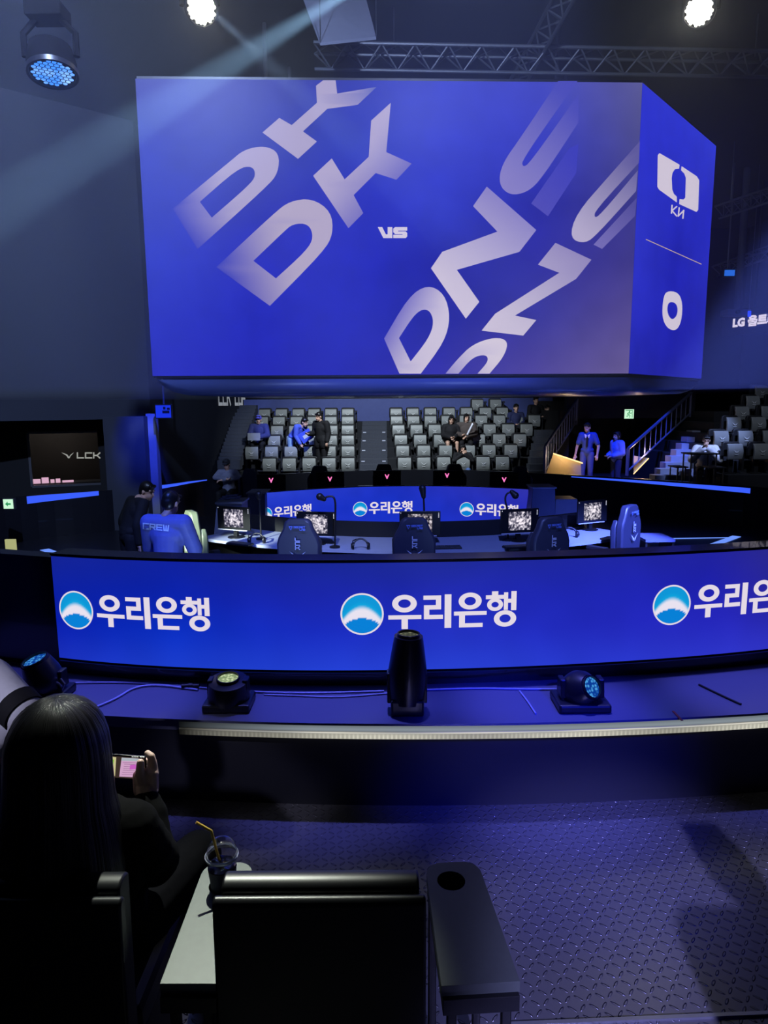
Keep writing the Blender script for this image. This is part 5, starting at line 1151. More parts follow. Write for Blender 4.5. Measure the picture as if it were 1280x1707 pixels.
m, c, w = moving_head(30, 104, 1172, None, LBLUE, 'moving light with a blue lens at the far left of the ledge', .05)
o2 = at(59, 1102, c.y - .03); ax = (o2 - (c + Vector((0, 0, .09)))).normalized(); d_ = (o2 - (c + Vector((0, 0, .09)))).length
head_body(m, c, ax, [(.03, -.06), (.09, -.05), (.102, .0), (.098, .06), (.078, d_)], .063, LBLUE, .09)
cl = MB(); q = at(98, 1140, c.y - .05); cl.tube([q + Vector((-.03, 0, .02)), q, q + Vector((.02, 0, -.03)), q + Vector((.03, 0, .0)), q + Vector((.01, 0, .03))], .008, 8); cl.build('safety_clip', STEEL, m, 40)
# cables along the ledge
def cable(pts, r, label, m, z=.49):
    P = [atz(x, y, z + r) for x, y in pts]; mb = MB(); mb.tube(smooth_poly(P, 2), r, 8); tag(mb.build('cable', m, None, 50), label, 'cable', 'cables on the ledge')
CABW = mat('cable_pale', rgb(150, 156, 196), .45); CABB = mat('cable_black', rgb(20, 20, 24), .5)
cable([(108, 1139), (200, 1137), (300, 1143), (400, 1153), (520, 1156), (640, 1152)], .006, 'pale cable running along the banner foot on the left', CABW)
cable([(162, 1178), (195, 1164), (222, 1146), (260, 1141), (330, 1150)], .007, 'pale cable bending off towards the front at the left', CABW)
cable([(440, 1158), (500, 1160), (560, 1163), (645, 1156)], .005, 'thin cable just left of the tall moving light', CABW)
cable([(712, 1150), (800, 1147), (870, 1149), (940, 1149)], .006, 'thin cable right of the tall moving light', CABW)
cable([(866, 1152), (880, 1170), (893, 1190)], .005, 'thin pale cable slanting forward left of the blue lens', CABW)
cable([(1165, 1141), (1200, 1158), (1235, 1174)], .006, 'black cable slanting across the right of the ledge', CABB)
cx = atz(318, 1148, .49); cb = MB(); cb.cyl((cx.x - .05, cx.y, .505), (cx.x + .05, cx.y, .505), .014, n=12); cb.cyl((cx.x - .012, cx.y, .505), (cx.x + .012, cx.y, .505), .018, n=12); tag(cb.build('cable_connector', CABB, None, 40), 'black cable connector beside the pale green light', 'connector')
a, b = atz(1122, 1186, .49), atz(1137, 1202, .49); tp = MB(); d = b - a; tp.box((a + b) / 2 + Vector((0, 0, .002)), (d.length, .012, .002), None, math.atan2(d.y, d.x)); tag(tp.build('tape_strip', mat('tape_orange', rgb(170, 70, 50), .6)), 'short orange tape strip across the ledge edge', 'tape')

# ------------------------------------------------------------------ front row seats
SEATL = mat('front_seat_leather', rgb(20, 21, 25), .36, var=.1, scale=20)
ARMM = mat('armrest_laminate', rgb(92, 99, 96), .45, var=.10, scale=40)
ARMD = mat('armrest_side', rgb(20, 21, 24), .45)
def front_chair(x0, x1, Y, label):
    c = empty('cinema_seat', ((x0 + x1) / 2, Y, 0), label, 'seat'); w = x1 - x0; xm = (x0 + x1) / 2
    def slab(y0, t, z0, z1, ww, lean):
        mb = MB(); n = 10; prof = [(0, z0)] + [(0, z1 - .02)] + [(t / 2 - t / 2 * math.cos(math.pi * i / n), z1 - .02 + .02 * math.sin(math.pi * i / n)) for i in range(1, n)] + [(t, z1 - .02), (t, z0)]
        mb.loft([[(x, y0 + p[0] + (p[1] - z0) * lean, p[1]) for p in prof] for x in (xm - ww / 2, xm + ww / 2)]); return mb
    slab(Y - .04, .035, .18, .885, w, .02).build('back_shell', SEATL, c, 50, bevel=.006)
    slab(Y + .0, .07, .42, .905, w - .03, .02).build('back_cushion', SEATL, c, 50, bevel=.006)
    MB().box((xm, Y + .30, .42), (w - .03, .46, .12)).build('seat_cushion', SEATL, c, bevel=.03)
    for s in (-1, 1): MB().box((xm + s * (w / 2 - .05), Y + .22, .18), (.05, .36, .36)).build('leg', ARMD, c, bevel=.005)
    return c
def rrect(x0, x1, y0, y1, r, n=6, near_square=True):
    pts = []
    for cx_, cy_, a in ((x1 - r, y1 - r, 0), (x0 + r, y1 - r, math.pi / 2)): pts += [(cx_ + r * math.cos(a + math.pi / 2 * i / n), cy_ + r * math.sin(a + math.pi / 2 * i / n)) for i in range(n + 1)]
    return pts + [(x0, y0), (x1, y0)]
def armrest(px, z, hole_px, label):
    """px: far-left, far-right, near-right, near-left corners of the top in the photo's frame"""
    q = [atz(x, y, z) for x, y in px]; c = sum(q, Vector()) / 4
    a = empty('armrest_console', (c.x, c.y, 0), label, 'armrest')
    far, near = (q[0] + q[1]) / 2, (q[2] + q[3]) / 2; L = (far - near).length; dy = (far - near).normalized(); dx = Vector((dy.y, -dy.x, 0)); wf, wn = (q[1] - q[0]).length / 2, (q[2] - q[3]).length / 2
    r = .055; pts = []
    for s, st in ((1, 0), (-1, math.pi / 2)):
        for i in range(7):
            an = st + math.pi / 2 * i / 6; pts.append(((s * (wf - r)) + r * math.cos(an), L - r + r * math.sin(an)))
    pts += [(-wn, 0), (wn, 0)]
    h = hole_px and atz(*hole_px, z); hole = []
    if h: hx, hy = (h - near).dot(dx), (h - near).dot(dy); hole = [ell(hx, hy, .043, .043, 28)]
    M = Matrix.Translation(near) @ Matrix((( dx.x, 0, dy.x, 0), (dx.y, 0, dy.y, 0), (0, 1, 0, 0), (0, 0, 0, 1)))
    # prism makes (x, depth, z): map depth -> up
    mb = MB(); mb.prism(pts, -.03, 0, M, hole); mb.build('top', ARMM, a, bevel=.004)
    mb = MB(); mb.prism([(p[0] * .97, p[1] if p[1] > .01 else -.012) for p in pts], -.075, -.03, M, hole); mb.build('apron', ARMD, a, bevel=.004)
    if h:
        cup = MB(); rr = [[Vector((0, 0, zz)) + Vector((h.x + rad * math.cos(2 * math.pi * i / 28), h.y + rad * math.sin(2 * math.pi * i / 28), z)) for i in range(28)] for rad, zz in ((.043, -.002), (.04, -.09))]
        cup.loft(rr, False); cup.add([tuple(p) for p in rr[1]], [tuple(range(28))]); cup.build('cup_well', MATTE, a, 40)
    for s in (-1, 1):
        for yy in (.02, L - .08):
            p = near + dx * (s * (wn - .03)) + dy * yy; MB().box((p.x, p.y, (z - .075) / 2), (.025, .025, z - .075)).build('leg', ARMD, a, bevel=.003)
    return a, h
ZA = .65
front_chair(-.435, .098, 1.55, 'empty black seat in front of the camera, back towards us')
front_chair(-1.215, -.662, 1.55, 'black seat at the left under the phone holding spectator')
armL, hL = armrest([(343, 1437), (425, 1437), (362, 1640), (266, 1640)], ZA, (372, 1475), 'pale lit armrest at the left holding the iced drink')
armR, hR = armrest([(707, 1437), (797, 1437), (868, 1640), (735, 1640)], ZA, (752, 1468), 'dark armrest with an empty cup hole right of the empty seat')

# iced drink in the left armrest
CLEAR = mat('clear_plastic', (1, 1, 1), .06, trans=1.0, ior=1.25, var=0)
COFFEE = mat('cold_coffee', rgb(36, 18, 12), .08, var=.2, coat=.5)
ICE = mat('ice', rgb(225, 230, 240), .05, trans=1.0, ior=1.3, var=0)
hL = hL + Vector((0, 0, 0)); cz0 = ZA - .055
cup = empty('iced_drink', (hL.x, hL.y, cz0), 'clear cup of iced coffee with domed lid and yellow straw', 'drink')
H0 = .155
MB().lathe([(.001, 0), (.030, 0), (.045, H0), (.0435, H0), (.029, .004), (.001, .004)], (hL.x, hL.y, cz0), (0, 0, 1), 36, False).build('cup', CLEAR, cup, 50)
MB().lathe([(.0285, .005), (.0415, .122)], (hL.x, hL.y, cz0), (0, 0, 1), 36).build('coffee', COFFEE, cup, 50)
MB().lathe([(.0325, .02), (.0428, .118), (.0434, .118), (.0331, .02)], (hL.x, hL.y, cz0), (0, 0, 1), 36, False).build('paper_sleeve', mat('sleeve_navy', rgb(48, 50, 78), .7), cup, 50)
MB().lathe([(.046, H0 - .006), (.0495, H0 - .004), (.0495, H0 + .004), (.046, H0 + .007), (.044, H0 + .02), (.036, H0 + .04), (.024, H0 + .051), (.014, H0 + .053), (.014, H0 + .052), (.0235, H0 + .05), (.0352, H0 + .039), (.043, H0 + .02), (.0445, H0 + .006)], (hL.x, hL.y, cz0), (0, 0, 1), 36, False).build('domed_lid', CLEAR, cup, 50)
MB().lathe([(.0455, H0 - .005), (.0505, H0 - .003), (.0505, H0 + .003), (.0455, H0 + .005)], (hL.x, hL.y, cz0), (0, 0, 1), 36, False).build('lid_rim', mat('lid_rim_white', rgb(190, 196, 225), .2), cup, 50)
for i in range(7):
    a_ = i * 2.4; ic = MB(); ic.box((0, 0, 0), (.02, .02, .018), Matrix.Translation((hL.x + .022 * math.cos(a_), hL.y + .022 * math.sin(a_), cz0 + .126 + .004 * (i % 3))) @ Matrix.Rotation(i, 4, 'Z') @ Matrix.Rotation(.5 * i, 4, 'X')); ic.build('ice_cube', ICE, cup, bevel=.003)
s1_ = at(352, 1385, hL.y); s0_ = Vector((hL.x + .008, hL.y, cz0 + .06)); s2_ = at(327, 1371, hL.y - .005)
MB().tube([s0_, s0_ + (s1_ - s0_) * .5, s0_ + (s1_ - s0_) * .93, s1_, s1_ + (s2_ - s1_) * .12, s2_], .0042, 10).build('straw', mat('straw_yellow', rgb(205, 170, 70), .5), cup, 50)

# ------------------------------------------------------------------ spectator with the phone (front row, seen from behind)
WJ = cloth('hoodie_black', rgb(9, 9, 11), .95, .1); WP = cloth('trousers_dark', rgb(14, 14, 19), .95, .1)
hc = at(93, 1228, 1.74)
wo = empty('person', (hc.x, 1.74, 0), 'spectator with long black hair seen from behind, holding up a phone', 'person')
PH = at(215, 1277, 2.02); WR = at(243, 1330, 2.0); EL = at(258, 1440, 1.90); SH = at(190, 1400, 1.70)
pel = Vector((hc.x, 1.86, .53)); che = Vector((hc.x, 1.83, .80)); nek = Vector((hc.x, 1.79, 1.01))
mb = MB(); mb.ball(hc + Vector((0, .02, -.02)), (.075, .095, .11), 16, 12); mb.capsule(nek, hc - Vector((0, 0, .06)), .05, .05); mb.ball(che, (.15, .1, .18)); mb.capsule(pel, che, .12, .12); mb.ball(pel, (.16, .12, .11))
shl = Vector((hc.x - .16, 1.83, .88)); shr = Vector((hc.x + .15, 1.83, .88)); ell_ = Vector((hc.x - .22, 1.88, .78)); wrl = at(120, 1330, 2.02)
for a, b, c_ in ((shl, ell_, wrl), (shr, EL, WR)): mb.capsule(a, b, .05, .042); mb.capsule(b, c_, .042, .028)
mb.capsule(shl, shr, .055)
kr = at(330, 1425, 2.16); kl = Vector((hc.x - .12, 2.18, .56))
for hx, kn in ((.09, kr), (-.09, kl)):
    hp_ = pel + Vector((hx, .0, -.02)); mb.capsule(hp_, kn, .085, .06); an = Vector((kn.x, kn.y + .03, .09)); mb.capsule(kn, an, .058, .04); mb.capsule(an - Vector((0, 0, .04)), an + Vector((0, .16, -.06)), .035, .028)
# the right hand closes on the phone's right end: index over the top corner, thumb across the glass, three fingers behind
px_y = 2.02
hpx = lambda x, y, dy=0.0: at(x, y, px_y + dy)
def hand_right(mb):
    mb.capsule(WR, hpx(243, 1312, -.005), .028, .031, 12)
    for a, b, r0, r1 in (((234, 1318), (231, 1293), .022, .019), ((244, 1318), (242, 1290), .024, .022), ((254, 1316), (254, 1290), .02, .019)): mb.capsule(hpx(*a), hpx(*b, .0), r0, r1, 12)
    mb.capsule(hpx(256, 1290, .005), hpx(255, 1272, .012), .0165, .013, 10); mb.capsule(hpx(255, 1272, .012), hpx(252, 1261, .016), .013, .0125, 10); mb.capsule(hpx(252, 1261, .016), hpx(246, 1256, .022), .0125, .011, 10)      # index
    mb.capsule(hpx(238, 1304, -.012), hpx(233, 1290, -.024), .018, .0155, 10); mb.capsule(hpx(233, 1290, -.024), hpx(234, 1271, -.026), .0145, .0118, 10)     # thumb on the glass side
    for i, (y0, y1) in enumerate(((1272, 1268), (1283, 1280), (1293, 1291))):
        mb.capsule(hpx(254, y0 + 6, .012), hpx(251, y1, .03), .0125, .0115, 8); mb.capsule(hpx(251, y1, .03), hpx(230 + 3 * i, y1, .036), .011, .009, 8)
hm = MB(); hand_right(hm)
mb.v, mb.f = mb.v, mb.f
body = obj('body', remesh(mb, .01), SKIN, wo)
obj('right_hand', remesh(hm, .0028, 4), mat('skin_pale', rgb(212, 180, 168), .5, var=.04), wo)
nails = MB(); nails.ball(hpx(234.5, 1272.5, -.038), (.007, .003, .009), 10, 6); nails.build('thumb_nail', mat('nail', rgb(225, 190, 180), .3), wo, 50)
t = MB(); t.ball(che, (.205, .15, .2), 18, 12); t.capsule(pel + Vector((0, 0, .04)), che, .17, .165, 16); t.capsule(shl, shr, .085, None, 14); t.ball(nek - Vector((0, -.0, .05)), (.09, .08, .07))
for a, b, c_ in ((shl, ell_, wrl), (shr, EL, WR)):
    t.capsule(a, b, .082, .066, 12); t.capsule(b, b + (c_ - b) * .88, .064, .05, 12)
    for q in (.08, .28, .5, .72): t.ball(b + (c_ - b) * q + Vector((.006 * math.sin(q * 20), 0, 0)), (.070 - .018 * q) * (1.06 if int(q * 100) % 3 else .98), 12, 8)
    for q in (.3, .6): t.ball(a + (b - a) * q, .083, 12, 8)
t.ball(EL + Vector((-.05, -.02, .08)), .06, 12, 8)
jk = obj('hoodie', remesh(t, .009, 3), WJ, wo)
d = (WR - EL).normalized(); cu = MB(); cu.cyl(EL + (WR - EL) * .83, EL + (WR - EL) * .97, .047, .042, 20); cu.build('cuff', WJ, wo, 40, bevel=.006)
t = MB()
for hx, kn in ((.09, kr), (-.09, kl)): t.capsule(pel + Vector((hx, 0, -.02)), kn, .105, .082, 14); t.capsule(kn, Vector((kn.x, kn.y + .03, .12)), .08, .065, 14)
t.ball(pel, (.175, .14, .11)); obj('trousers', remesh(t, .01, 3), WP, wo)
for kn in (kr, kl): s_ = MB(); s_.capsule(Vector((kn.x, kn.y + .03, .05)), Vector((kn.x, kn.y + .2, .045)), .048, .04); obj('shoe', remesh(s_, .01, 2), RUBBER, wo)
# long hair: strands combed from the crown over the back
HM = bpy.data.materials.new('long_hair'); HM.use_nodes = True; nt = HM.node_tree; b_ = nt.nodes['Principled BSDF']; b_.inputs['Base Color'].default_value = (*rgb(17, 16, 19), 1); b_.inputs['Roughness'].default_value = .34
at_ = nt.nodes.new('ShaderNodeAttribute'); at_.attribute_name = 'Col'; nz = nt.nodes.new('ShaderNodeTexNoise'); nz.inputs['Scale'].default_value = 1.0; nz.inputs['Detail'].default_value = 3; nt.links.new(at_.outputs['Vector'], nz.inputs['Vector'])
bp2 = nt.nodes.new('ShaderNodeBump'); bp2.inputs['Strength'].default_value = .7; bp2.inputs['Distance'].default_value = .006; nt.links.new(nz.outputs['Fac'], bp2.inputs['Height']); nt.links.new(bp2.outputs['Normal'], b_.inputs['Normal'])
hr = MB(); NH = 120; rings = []; hcol = []
top = at(90, 1166, 1.74); prof = [(0, .004), (.006, .035), (.016, .060), (.032, .085), (.055, .105), (.085, .120), (.12, .129), (.17, .134), (.23, .136), (.30, .142), (.37, .158), (.44, .166), (.50, .172), (.58, .17), (.64, .165), (.68, .14)]
for dz, r in prof:
    cpt = top + Vector((-.004 - (.02 * dz), .012 - .10 * max(0, min(dz, .4) - .2), -dz)); ry = r * (1.08 - .25 * max(0, dz - .2))
    rings.append([cpt + Vector((r * (1 + .012 * math.sin(k_ * 7.3) + .01 * math.sin(k_ * 2.1 + dz * 4)) * math.cos(2 * math.pi * k_ / NH), ry * (1 + .012 * math.sin(k_ * 5.1)) * math.sin(2 * math.pi * k_ / NH), 0)) for k_ in range(NH)])
    hcol += [(30 * math.cos(2 * math.pi * k_ / NH), 30 * math.sin(2 * math.pi * k_ / NH), dz * 3) for k_ in range(NH)]
hr.loft(rings); ho = hr.build('hair', HM, wo, 80); setcol(ho, hcol)
# phone held sideways
ax_u = (hpx(247, 1258) - hpx(150, 1251)).normalized(); ax_v = Vector((0, -.25, 1)); ax_v = (ax_v - ax_u * ax_v.dot(ax_u)).normalized(); ax_n = ax_v.cross(ax_u).normalized(); ax_n = ax_n if ax_n.y < 0 else -ax_n
pc = hpx(196, 1277, .004); PW, PHH = .185, .096
ph = empty('phone', pc, 'phone held sideways by the long haired spectator, pink page on screen', 'phone')
pm = lambda x, y, o: pc + ax_u * x + ax_v * y + ax_n * o
mb = MB(); pts = [(-PW / 2, -PHH / 2), (PW / 2, -PHH / 2), (PW / 2, PHH / 2), (-PW / 2, PHH / 2)]; mb.add([tuple(pm(x, y, o)) for o in (-.004, .004) for x, y in pts], [(0, 3, 2, 1), (4, 5, 6, 7), (0, 1, 5, 4), (1, 2, 6, 5), (2, 3, 7, 6), (3, 0, 4, 7)]); mb.build('case', GLOSSB, ph, bevel=.003)
def pg(name, shapes, col, lift, par): return graphic(name, shapes, lambda x, y: pm(x, y, .0045 + lift), glow('page_' + name, rgb(*col)), par)
scr = pg('screen', [(rect(-PW / 2 + .004, -PHH / 2 + .004, PW / 2 - .004, PHH / 2 - .004), [])], (58, 46, 40), 0, ph)
U = lambda x, y: ((hpx(x, y) - pc).dot(ax_u), (hpx(x, y) - pc).dot(ax_v))
pg('pink_page', [([U(205, 1258.5), U(238.5, 1260.5), U(223, 1299), U(197, 1298)], [])], (206, 160, 196), .0006, scr)
pg('grey_header', [([U(205, 1258.5), U(239, 1260.5), U(237.5, 1266), U(204, 1265)], [])], (170, 178, 186), .0009, scr)
pg('text_lines', [([U(a, y), U(b, y + .8), U(b, y + 1.5), U(a, y + .7)], []) for a, b, y in ((206, 233, 1268), (208, 236, 1271.5), (207, 230, 1276), (206, 229, 1280), (205, 228, 1284), (203, 226, 1288.5), (202, 225, 1292.5))], (120, 80, 120), .0012, scr)
pg('magenta_patch', [([U(218, 1273), U(231, 1272), U(229, 1281), U(216, 1283)], [])], (196, 96, 190), .0014, scr)
pg('green_card', [([U(176, 1256), U(196, 1258), U(190, 1297), U(176, 1296)], [])], (196, 190, 140), .0005, scr)
pg('green_block', [([U(178, 1262), U(192, 1263), U(188, 1279), U(178, 1279)], [])], (130, 190, 50), .0009, scr)
pg('status_marks', [([U(x, 1255.5), U(x + 3, 1255.8), U(x + 3, 1257.6), U(x, 1257.3)], []) for x in (222, 226, 230, 236, 240)], (220, 220, 215), .0009, scr)

# person in a white shirt further along the row, arm bent
cs_ = Vector((at(0, 1100, 2.35).x - .30, 2.35, 1.02)); P = pose(1.72, sit=True); off = Vector((cs_.x, 2.42, 0))
P = {a: Vector((-b.x, -b.y, b.z + .12)) for a, b in P.items()}; 
sh_ = at(-6, 1118, 2.38) - Vector((0, 0, .0)); el_ = at(58, 1192, 2.28); wr_ = at(-10, 1245, 2.45)
P['shL'] = Vector((-.19, 0, sh_.z - .03)); P['shR'] = sh_ - off - Vector((.03, 0, .03)); P['elR'] = el_ - off - Vector((.03, 0, 0)); P['wrR'] = wr_ - off
P['neck'] = Vector((0, .02, sh_.z + .03)); P['head'] = Vector((0, .05, sh_.z + .2)); P['chest'] = Vector((0, 0, sh_.z - .17))
ws, wst, _ = figure('person', off, 0, P, 'person in a white shirt with bent arm at the left edge', 'shirt', 'trousers', 'short', CWHITE, CBLK, yaw=math.pi, thick=1.0, voxel=.01, face=False)
bw = MB(); e_ = Vector(P['shR']); f_ = Vector(P['elR']); bw.cyl(e_ + (f_ - e_) * .72, e_ + (f_ - e_) * .97, .077, .075, 24); bw.build('arm_band', CBLK, ws, 40, local=True)
# neighbour standing right of the camera: only the shadow on the tread plate enters the picture
P = pose(1.70, wide=1.05)
figure('person', (1.49, -.53, .44), math.pi, P, 'neighbour standing beside the camera whose shadow falls on the right floor', 'coat', 'trousers', 'short', CBLK, CBLK, voxel=.014, thick=2.0, face=False)

# ------------------------------------------------------------------ lamps and rigging overhead
HUNG = mat('hung_lamp_black', rgb(10, 10, 12), .9, spec=.1)
def hang(px_, py_, Y, r, ax, lm, label, nm='moving_head_light', body=True):
    p = at(px_, py_, Y); m = empty(nm, (p.x, p.y, p.z), label, 'stage light', 'lamps hung from the ceiling'); ax = Vector(ax).normalized()
    x, y, z = frame_from(ax); o = p
    MB().lathe([(r * .5, -.30), (r * .95, -.24), (r * 1.1, -.1), (r * 1.12, -.012)], o, ax, 28).build('head', HUNG, m, 45)
    MB().lathe([(r, -.014), (r * 1.02, .012), (r * 1.14, .012), (r * 1.16, -.03)], o, ax, 28, False).build('bezel_ring', HOUS, m, 45)
    pk = r / 4.4; cells = MB()
    for i in range(-5, 6):
        for j in range(-5, 6):
            u, v = (i + (j % 2) * .5) * pk * 1.04, j * pk * .9
            if math.hypot(u, v) < r * .93: cells.add([tuple(q) for q in cells.ring(o + x * u + y * v - z * .004, pk * .50, pk * .50, 6, (x * math.cos(.52) + y * math.sin(.52)), (y * math.cos(.52) - x * math.sin(.52)))], [tuple(range(6))])
    e = cells.build('led_cells', lm, m, fixn=False)
    c = o - ax * .16; top = Vector((c.x, c.y, c.z + .38))
    for s in (-1, 1): MB().tube([c + Vector((s * r * 1.22, 0, 0)), c + Vector((s * r * 1.22, 0, .2)), c + Vector((s * r * .6, 0, .32))], .03, 6).build('yoke_arm', HUNG, m, 40)
    MB().box((c.x, c.y, c.z + .37), (r * 1.7, r * 1.2, .12)).build('base', HUNG, m, bevel=.01); MB().cyl((c.x, c.y, c.z + .43), (c.x, c.y, H), .025, n=10).build('drop_pipe', HUNG, m); return m, p
toc = lambda p: (CAM_P - p).normalized()
hang(336, 14, 8.0, .155, toc(at(336, 14, 8.0)) + Vector((.15, -.0, -.2)), glow('lamp_white', rgb(255, 250, 225), 60.0), 'blazing white lamp hung at the top left of the cube')
hang(1165, 18, 9.0, .165, toc(at(1165, 18, 9.0)) + Vector((-.2, .0, -.2)), glow('lamp_white', rgb(255, 250, 225), 60.0), 'blazing white lamp hung at the top right')
pw = at(88, 123, 7.0); hang(88, 123, 7.0, .20, Vector((.10, -.16, -1.0)), picture_mat('lamp_cells', 1.0) if False else lens_mat('wash_blue', rgb(60, 130, 245), rgb(150, 195, 255), 1.5, 6), 'blue honeycomb wash lamp hung at the upper left')
# acoustic panel, trusses, pipes
q = [at(498, -20, 10.4), at(604, -20, 10.4), at(627, 66, 9.3), at(534, 76, 9.3)]
pn_ = empty('ceiling_panel', sum(q, Vector()) / 4, 'tilted pale square panel hung above the cube', 'panel')
mb = MB(); up = Vector((0, .03, .05)); mb.add(q + [v + up for v in q], [(0, 1, 2, 3), (7, 6, 5, 4), (0, 4, 5, 1), (1, 5, 6, 2), (2, 6, 7, 3), (3, 7, 4, 0)]); mb.build('board', mat('panel_pale', rgb(120, 124, 140), .8), pn_)
for v in q: MB().cyl(v + up, Vector((v.x, v.y, H)) if v.z < H else v + up * 1.01, .008, n=6).build('wire', STEEL, pn_)
TR = mat('truss_aluminium', rgb(120, 124, 132), .45, .6)
def truss(a, b, s, label, n=12):
    t = empty('lighting_truss', (a + b) / 2, label, 'truss', 'trusses under the ceiling'); d = (b - a).normalized(); side_ = Vector((-d.y, d.x, 0)).normalized(); cs_ = [side_ * (s / 2), -side_ * (s / 2), Vector((0, 0, -s * .85))]
    for c_ in cs_: MB().tube([a + c_, b + c_], .028, 8).build('chord', TR, t, 40)
    w_ = MB()
    for i in range(n):
        for j, k_ in ((0, 2), (1, 2), (0, 1)): w_.tube([a + (b - a) * (i / n) + cs_[j], a + (b - a) * ((i + .5) / n) + cs_[k_]], .014, 6); w_.tube([a + (b - a) * ((i + .5) / n) + cs_[k_], a + (b - a) * ((i + 1) / n) + cs_[j]], .014, 6)
    w_.build('lattice', TR, t, 40)
    for f in (.15, .85): c_ = a + (b - a) * f; MB().cyl(c_, (c_.x, c_.y, H), .012, n=6).build('hanger', STEEL, t)
truss(Vector((-1.0, 11.2, 7.4)), Vector((7.0, 11.6, 7.4)), .34, 'long truss above the back of the cube', 16)
truss(Vector((2.6, 9.0, 7.6)), Vector((2.2, 15.5, 7.6)), .3, 'truss running back over the right half of the cube', 12)
truss(at(1200, 345, 17.0), at(1330, 300, 15.0), .3, 'truss seen right of the cube, upper one', 8)
truss(at(1195, 445, 20.0), at(1330, 395, 17.0), .3, 'truss seen right of the cube, lower one', 8)
# projector right of the cube
p = at(1229, 520, 18.5); pr = empty('projector', p, 'grey projector hanging from a pole right of the cube', 'projector'); PG = mat('projector_grey', rgb(96, 100, 120), .6)
MB().cyl(p + Vector((0, 0, .05)), (p.x, p.y, H), .09, n=14).build('pole', PG, pr, 40); MB().box(p + Vector((-.05, 0, -.03)), (.62, .4, .16)).build('housing', PG, pr, bevel=.02); MB().cyl(p + Vector((-.1, -.2, -.03)), p + Vector((-.1, -.25, -.03)), .05).build('lens', GLOSSB, pr, 40)
p = at(1216, 455, 18.0); fl = empty('blue_spotlight', p, 'small blue lit spotlight high right of the cube', 'stage light'); MB().box(p, (.24, .05, .14)).build('lit_front', glow('spot_blue', rgb(40, 110, 230), 1.0), fl); MB().box(p + Vector((0, .12, .01)), (.28, .2, .18)).build('housing', HOUS, fl, bevel=.01); MB().cyl(p + Vector((0, .12, .1)), (p.x, p.y + .12, H), .015).build('drop_pipe', STEEL, fl)
p = at(1249, 523, 18.2); fl = empty('blue_marker_light', p, 'tiny bright blue light above the ribbon text', 'stage light'); MB().box(p, (.07, .04, .14)).build('lit_front', glow('marker_blue', rgb(30, 60, 255), 1.4), fl); MB().cyl(p + Vector((0, .03, .06)), (p.x, p.y + .03, H), .01).build('drop_pipe', STEEL, fl)
# left edge things: blue screen on the wall, doorway light
p = at(272, 686, 14.6); bs_ = empty('wall_monitor', p, 'small blue lit screen on a bracket left below the cube', 'screen')
MB().box(p + Vector((0, .04, 0)), (.36, .06, .30)).build('casing', BEZEL, bs_, bevel=.008); graphic('blue_picture', [(rect(-.16, -.13, .16, .13), [])], lambda x, z: Vector((p.x + x, p.y + .006, p.z + z)), glow('wall_screen_blue', rgb(26, 52, 226), 1.0), bs_)
graphic('picture_marks', [(rect(-.02, -.04, .13, .02), []), (rect(.0, .04, .05, .10), []), (rect(.08, .03, .14, .08), [])], lambda x, z: Vector((p.x + x, p.y + .003, p.z + z)), glow('wall_screen_dark', rgb(8, 14, 70), 1.0), bs_); MB().cyl(p + Vector((0, .07, .12)), (p.x, p.y + .07, H), .02).build('drop_pipe', DKGREY, bs_)
dl = at(18, 912, 11.4); q0, q1 = at(9, 899, 11.4), at(28, 926, 11.4); dw = empty('lit_glass_panel', (dl.x, dl.y, Z_STAGE), 'pale lit glass panel low at the left edge', 'lit panel'); MB().box(((q0.x + q1.x) / 2, 11.4, (q0.z + q1.z) / 2), (q1.x - q0.x, .05, q0.z - q1.z)).build('lit_pane', glow('pane_pale', rgb(170, 172, 120), 1.0), dw); MB().box(((q0.x + q1.x) / 2, 11.42, (q1.z + Z_STAGE) / 2), (q1.x - q0.x + .1, .1, q1.z - Z_STAGE)).build('plinth', MATTE, dw)
bl_ = bpy.data.lights.new('booth_fill', 'POINT'); bl_.energy = 12; bl_.color = (1, .93, .86); blo_ = bpy.data.objects.new('booth_fill', bl_); COL.objects.link(blo_); blo_.location = wq(.5, 1.7, -1.2)  # unseen point light added to brighten the booth interior
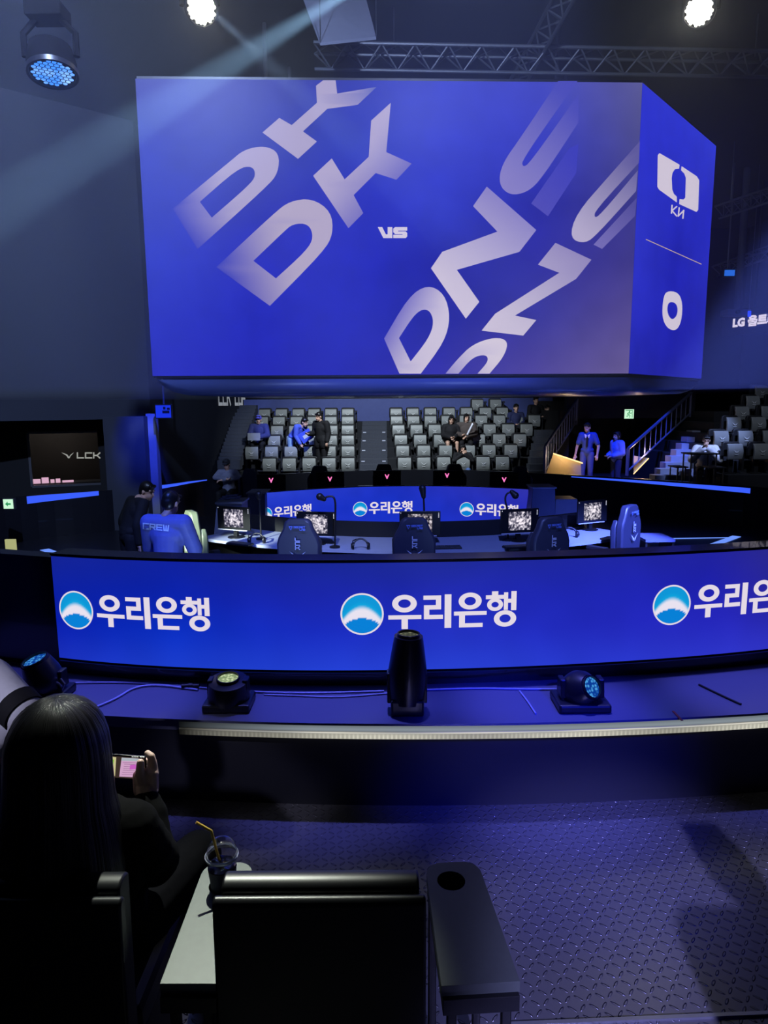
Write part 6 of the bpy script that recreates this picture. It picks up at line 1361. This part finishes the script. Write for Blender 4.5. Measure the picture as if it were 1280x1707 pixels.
# black pillar between booth and far wall, catching blue light on its right part
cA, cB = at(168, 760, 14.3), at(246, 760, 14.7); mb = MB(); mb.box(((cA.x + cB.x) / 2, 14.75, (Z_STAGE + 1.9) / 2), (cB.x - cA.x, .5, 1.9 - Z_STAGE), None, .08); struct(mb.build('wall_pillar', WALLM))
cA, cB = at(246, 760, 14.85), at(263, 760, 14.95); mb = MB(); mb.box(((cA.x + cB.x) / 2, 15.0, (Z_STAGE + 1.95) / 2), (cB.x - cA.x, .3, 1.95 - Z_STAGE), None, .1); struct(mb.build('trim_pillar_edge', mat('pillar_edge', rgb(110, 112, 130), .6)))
# booth desk and its pink lit clutter
a, b = wq(.05, 0, -.5), wq(1.2, 0, -.5); bd = empty('booth_desk', ((a.x + b.x) / 2, a.y + .3, Z_WALK), 'desk inside the casters booth behind the window', 'desk')
mb = MB(); wbox(mb, -.2, 1.5, zb - .02, zb + .02, .6, -.3); mb.build('desk_top', DKGREY, bd); mb = MB(); wbox(mb, -.2, 1.5, Z_WALK, zb - .02, .05, -.35); mb.build('front_panel', BLACK, bd)
PK = glow('booth_pink', rgb(216, 170, 196), 1.0)
def bx2(px0, px1, py0, py1, lab, nm, m=PK):
    s0_, z0_ = wp(px0, py1); s1_2, z1_ = wp(px1, py0); mb = MB(); wbox(mb, s0_, s1_2, zb + .02, z1_ + (zb + .02 - z0_), .06, -.45); tag(mb.build(nm, m), lab, 'booth item', 'lit items on the booth desk')
bx2(51, 64, 797, 805, 'pink lit item on the booth desk, leftmost', 'backlit_prop'); bx2(67, 78, 795, 805, 'pink lit item on the booth desk, second from the left', 'backlit_prop'); bx2(82, 88, 798, 804, 'pink lit item on the booth desk, third from the left', 'backlit_prop'); bx2(91, 98, 797, 804, 'pink lit item on the booth desk, fourth from the left', 'backlit_prop'); bx2(102, 121, 799, 803, 'pink lit item on the booth desk, rightmost', 'backlit_prop')

# ------------------------------------------------------------------ haze in the upper hall
hz = MB(); hz.box((-2.4, 11.15, 5.1), (16.0, 12.3, 5.7)); hm_ = bpy.data.materials.new('haze'); hm_.use_nodes = True; nt = hm_.node_tree; nt.nodes.clear()
o_ = nt.nodes.new('ShaderNodeOutputMaterial'); v_ = nt.nodes.new('ShaderNodeVolumeScatter'); v_.inputs['Color'].default_value = (.85, .9, 1, 1); v_.inputs['Density'].default_value = .028; v_.inputs['Anisotropy'].default_value = .25; nt.links.new(v_.outputs[0], o_.inputs['Volume'])
hzo = hz.build('haze', hm_); tag(hzo, 'thin stage haze hanging in the upper hall', 'haze', kind='stuff'); hzo.display_type = 'WIRE'
